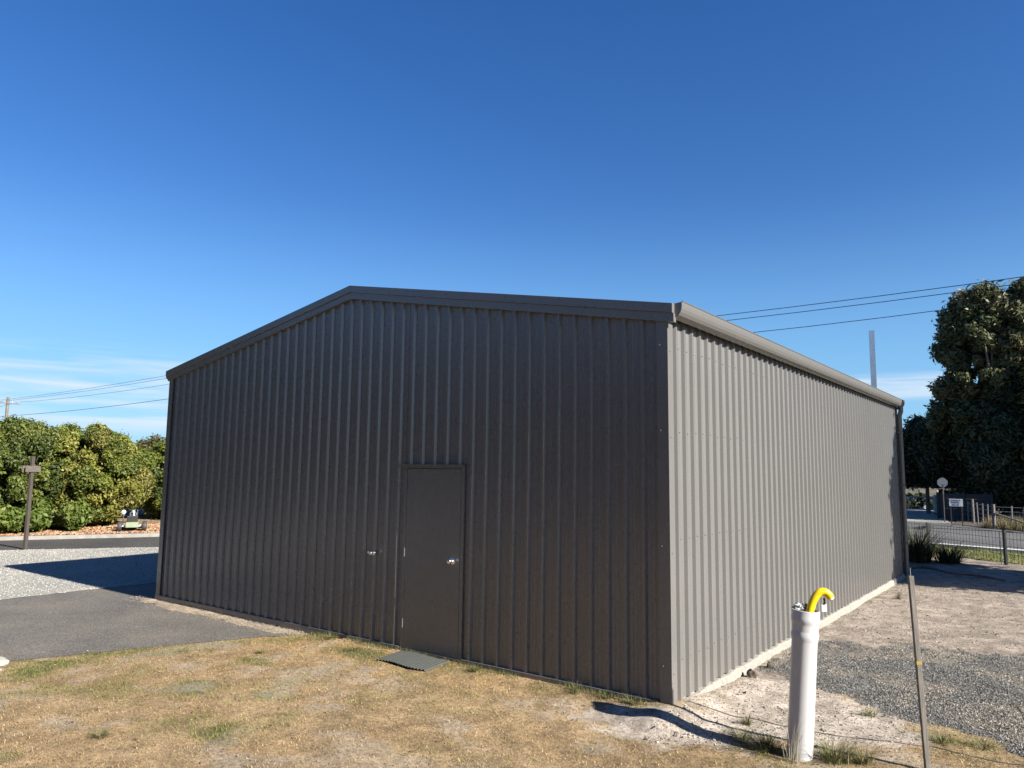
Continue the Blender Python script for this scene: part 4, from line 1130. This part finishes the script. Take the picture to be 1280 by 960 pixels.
# far rail fence and cream van past the gate
rf = empty('rail_fence', (-5.6, 50, 0), rad(8), 'pale post and rail fence far behind the farm gate', 'fence')
for z in (.85, 1.18): MB().box(-5, 2.4, -.02, .02, z, z + .10).build('rail', M['cream'], rf)
for x in (-4, -2.6, -1.2, .2, 1.6): MB().box(x - .05, x + .05, .025, .12, 0, 1.35).build('post', M['cream'], rf)
vn = empty('parked_van', (-7.4, 56, 0), rad(10), 'cream van partly hidden by the shed beyond the far rail fence', 'van')
MB().prism([(-2.3, .45), (-2.35, 1.9), (-2.2, 2.0), (1.2, 2.0), (1.75, 1.25), (2.3, 1.1), (2.35, .45)], -.9, .9, 'y').build('body', M['cream'], vn, bevel=.05)
for x0, x1 in ((-2.0, -1.2), (-1.05, -.2), (-.05, .8)): MB().box(x0, x1, -.912, -.902, 1.25, 1.75).build('window', M['glass'], vn)
MB().prism([(.95, 1.25), (.95, 1.75), (1.2, 1.75), (1.6, 1.25)], -.913, -.902, 'y').build('window', M['glass'], vn)
for x in (-1.5, 1.5):
    for y in (-.86, .7):
        Mw = Matrix.Translation((x, y, .34)) @ Matrix.Rotation(rad(90), 4, 'X')
        wh = MB().lathe([(.0001, -.09), (.22, -.09), (.33, -.07), (.34, 0), (.33, .07), (.22, .09), (.0001, .09)], 20, Mw).build('wheel', M['rubber'], vn, smooth=True)
        MB().lathe([(.0001, .095), (.18, .092), (.2, .085)], 16, Mw).build('rim', M['steel'], wh)
# ------------------------------------------------------------------ left background
lp = empty('timber_post', (-18.28, 1.57, 0), rad(-65), 'dark weathered timber post with a crosspiece on top beside the left driveway', 'post')
MB().box(-.042, .042, -.036, .036, -.1, 2.16).build('shaft', M['timber_dark'], lp, bevel=.006)
MB().box(-.22, .24, -.062, -.0365, 1.93, 2.10).box(-.22, .24, .0365, .062, 1.94, 2.09).build('crosspiece', simple('sunbleached_timber', (.22, .18, .15), .8, 0, .25, 9, .3, 40, (1, 6, 6)), lp, bevel=.004)
MB().box(-.045, .045, -.035, .035, 2.161, 2.34).build('stub', M['timber_dark'], lp, bevel=.004)
# small kart on the mulch
kt = empty('go_kart', (-20.55, 5.35, .13), rad(62), 'small pale green go-kart with black tyres parked on the mulch bed', 'go-kart')
for sx in (-.34, .34):
    for sy in (-.28, .34):
        r0 = .15 if sy < 0 else .13
        Mw = Matrix.Translation((sx, sy, r0)) @ Matrix.Rotation(rad(90), 4, 'Y')
        ty_ = MB().lathe([(.06, -.055), (r0 - .015, -.06), (r0, -.04), (r0, .04), (r0 - .015, .06), (.06, .055), (.06, -.055)], 20, Mw).build('tyre', M['rubber'], kt, smooth=True)
        MB().lathe([(.0001, -.03), (.058, -.035), (.058, .035), (.0001, .03)], 14, Mw).build('rim', M['steel'], ty_)
MB().tube([(-.34, -.28, .15), (.34, -.28, .15)], .02, 8).tube([(-.34, .34, .13), (.34, .34, .13)], .018, 8).build('axles', M['steel'], kt)
MB().prism([(-.45, .12), (-.42, .28), (-.1, .31), (.2, .24), (.5, .18), (.5, .1)], -.18, .18, 'x').build('body', M['greenpaint'], kt, bevel=.02)
MB().prism([(-.34, .285), (-.40, .47), (-.34, .48), (-.27, .34), (.0, .335), (.02, .29)], -.15, .15, 'x').build('seat', M['rubber'], kt, bevel=.015)
MB().tube([(.0, .34, .2), (.0, .12, .5)], .012, 8).tube([(.09 * math.cos(a * .524) - .0, .12 + .05 * math.sin(a * .524), .5 + .08 * math.sin(a * .524)) for a in range(13)], .01, 6).build('steering_wheel', M['steel'], kt)
MB().tube([(-.26, -.1, .3), (-.26, -.14, .52)], .012, 8).lathe([(.0001, -.012), (.065, -.008), (.07, 0), (.065, .008), (.0001, .012)], 16, Matrix.Translation((-.26, -.14, .58)) @ Matrix.Rotation(rad(80), 4, 'X')).build('round_mirror', M['steel'], kt)
MB().tube([(.12, -.3, .3), (.13, -.32, .64)], .01, 6).build('rod', M['steel'], kt)
# white post glimpsed in the gap between the two shrubs
wp = MB().tube([(-23.1, 6.6, .2), (-23.1, 6.6, 1.05)], .07, 10); tag(wp.build('white_post', M['white']), 'short white post in the gap between the shrubs', 'post')
# power poles and lines running along the road behind everything
GP = 'power poles along the road'
def pole(x, y, lb, dz=0):
    o = empty('power_pole', (x, y, 0), 0, lb, 'power pole', GP)
    MB().tube([(0, 0, -.5), (0, 0, 10.6 + dz)], [.24, .16], 12).build('pole', M['paleBark'], o, smooth=True)
    MB().box(-.06, .06, -1.3, 1.3, 9.75, 9.88, Matrix.Translation((.2, 0, dz))).build('crossarm', M['timber_grey'], o)
    MB().box(-.05, .05, -.5, .5, 8.0, 8.1, Matrix.Translation((.2, 0, dz))).build('lower_arm', M['timber_grey'], o)
    for yy_ in (-1.2, -.45, .45, 1.2):
        MB().lathe([(.03, 9.88), (.06, 9.9), (.03, 9.96), (.06, 9.98), (.02, 10.05), (.0001, 10.06)], 8, Matrix.Translation((.2, yy_, dz))).build('insulator', M['white'], o)
    return o
PX = (-104, -42, 14)
pole(PX[0], 30, 'distant power pole with crossarm above the hedge at the left edge')
pole(PX[1], 29.3, 'power pole hidden behind the shed roof', .85)
pole(PX[2], 28.5, 'power pole beyond the right edge carrying the lines')
def line(yoff, z, sag, lb, r=.016, short=False):
    ys = (30, 29.3, 28.5); pts = []; up = .85
    for a, b, ya, yb, za, zb, sg_ in ((PX[0] - 60, PX[0], 30.8, ys[0], z, z, sag), (PX[0], PX[1], ys[0], ys[1], z, z + up, sag * .7), (PX[1], PX[2], ys[1], ys[2], z + up, z, sag * 1.8), (PX[2], PX[2] + 50, ys[2], 27.8, z, z, sag))[:2 if short else 4]:
        for i in range(17):
            t = i / 16
            if i == 16 and b != (PX[1] if short else PX[2] + 50): continue
            pts.append((a + (b - a) * t + .2, ya + (yb - ya) * t + yoff, za + (zb - za) * t - sg_ * 4 * t * (1 - t)))
    tag(MB().tube(pts, r, 5).build('power_line', M['black']), lb, 'power line', 'power lines on the poles')
line(-1.2, 10.06, .45, 'topmost power line over the road, nearest the camera')
line(-.45, 10.06, .52, 'second power line, just below the topmost')
line(1.2, 10.04, .74, 'third power line, on the far end of the crossarm')
line(-.45, 8.15, .6, 'lowest power line at the left, well under the others', .022, True)
# trees on the skyline far behind, to close the horizon
def treeline():
    n = 240; cl = []
    for i in range(n):
        a = rad(20 + 150 * (i % 120) / 120 + R_.uniform(0, 1)); d = 92 + R_.uniform(-6, 6)
        cl.append((math.cos(a) * d, math.sin(a) * d, R_.uniform(0, 1.0), R_.uniform(1.2, 2.2)))
    V, C, P = crown(cl, 60000, .9, PAL_D, shell=.3)
    tag(np_mesh('far_trees', V, 4, C, M['leafmat']), 'far belt of dark trees closing the horizon', 'trees', kind='stuff')
treeline()
def back_belt():  # unseen leaf belt, added to keep sky fill and reflections off the gable
    cl = []
    for i in range(70):
        a = rad(182 + 146 * i / 70); d = 31 + R_.uniform(-2, 4)
        for z in (1.5, 4, 6): cl.append((math.cos(a) * d, math.sin(a) * d, z + R_.uniform(-1, 1.4), R_.uniform(1.8, 3)))
    V, C, P = crown(cl, 110000, .5, PAL_D, shell=.3)
    tag(np_mesh('sky_blocker_belt', V, 4, C, M['leafmat']), 'unseen belt of trees added behind the camera to cut sky light on the gable', 'trees', kind='stuff')
back_belt()
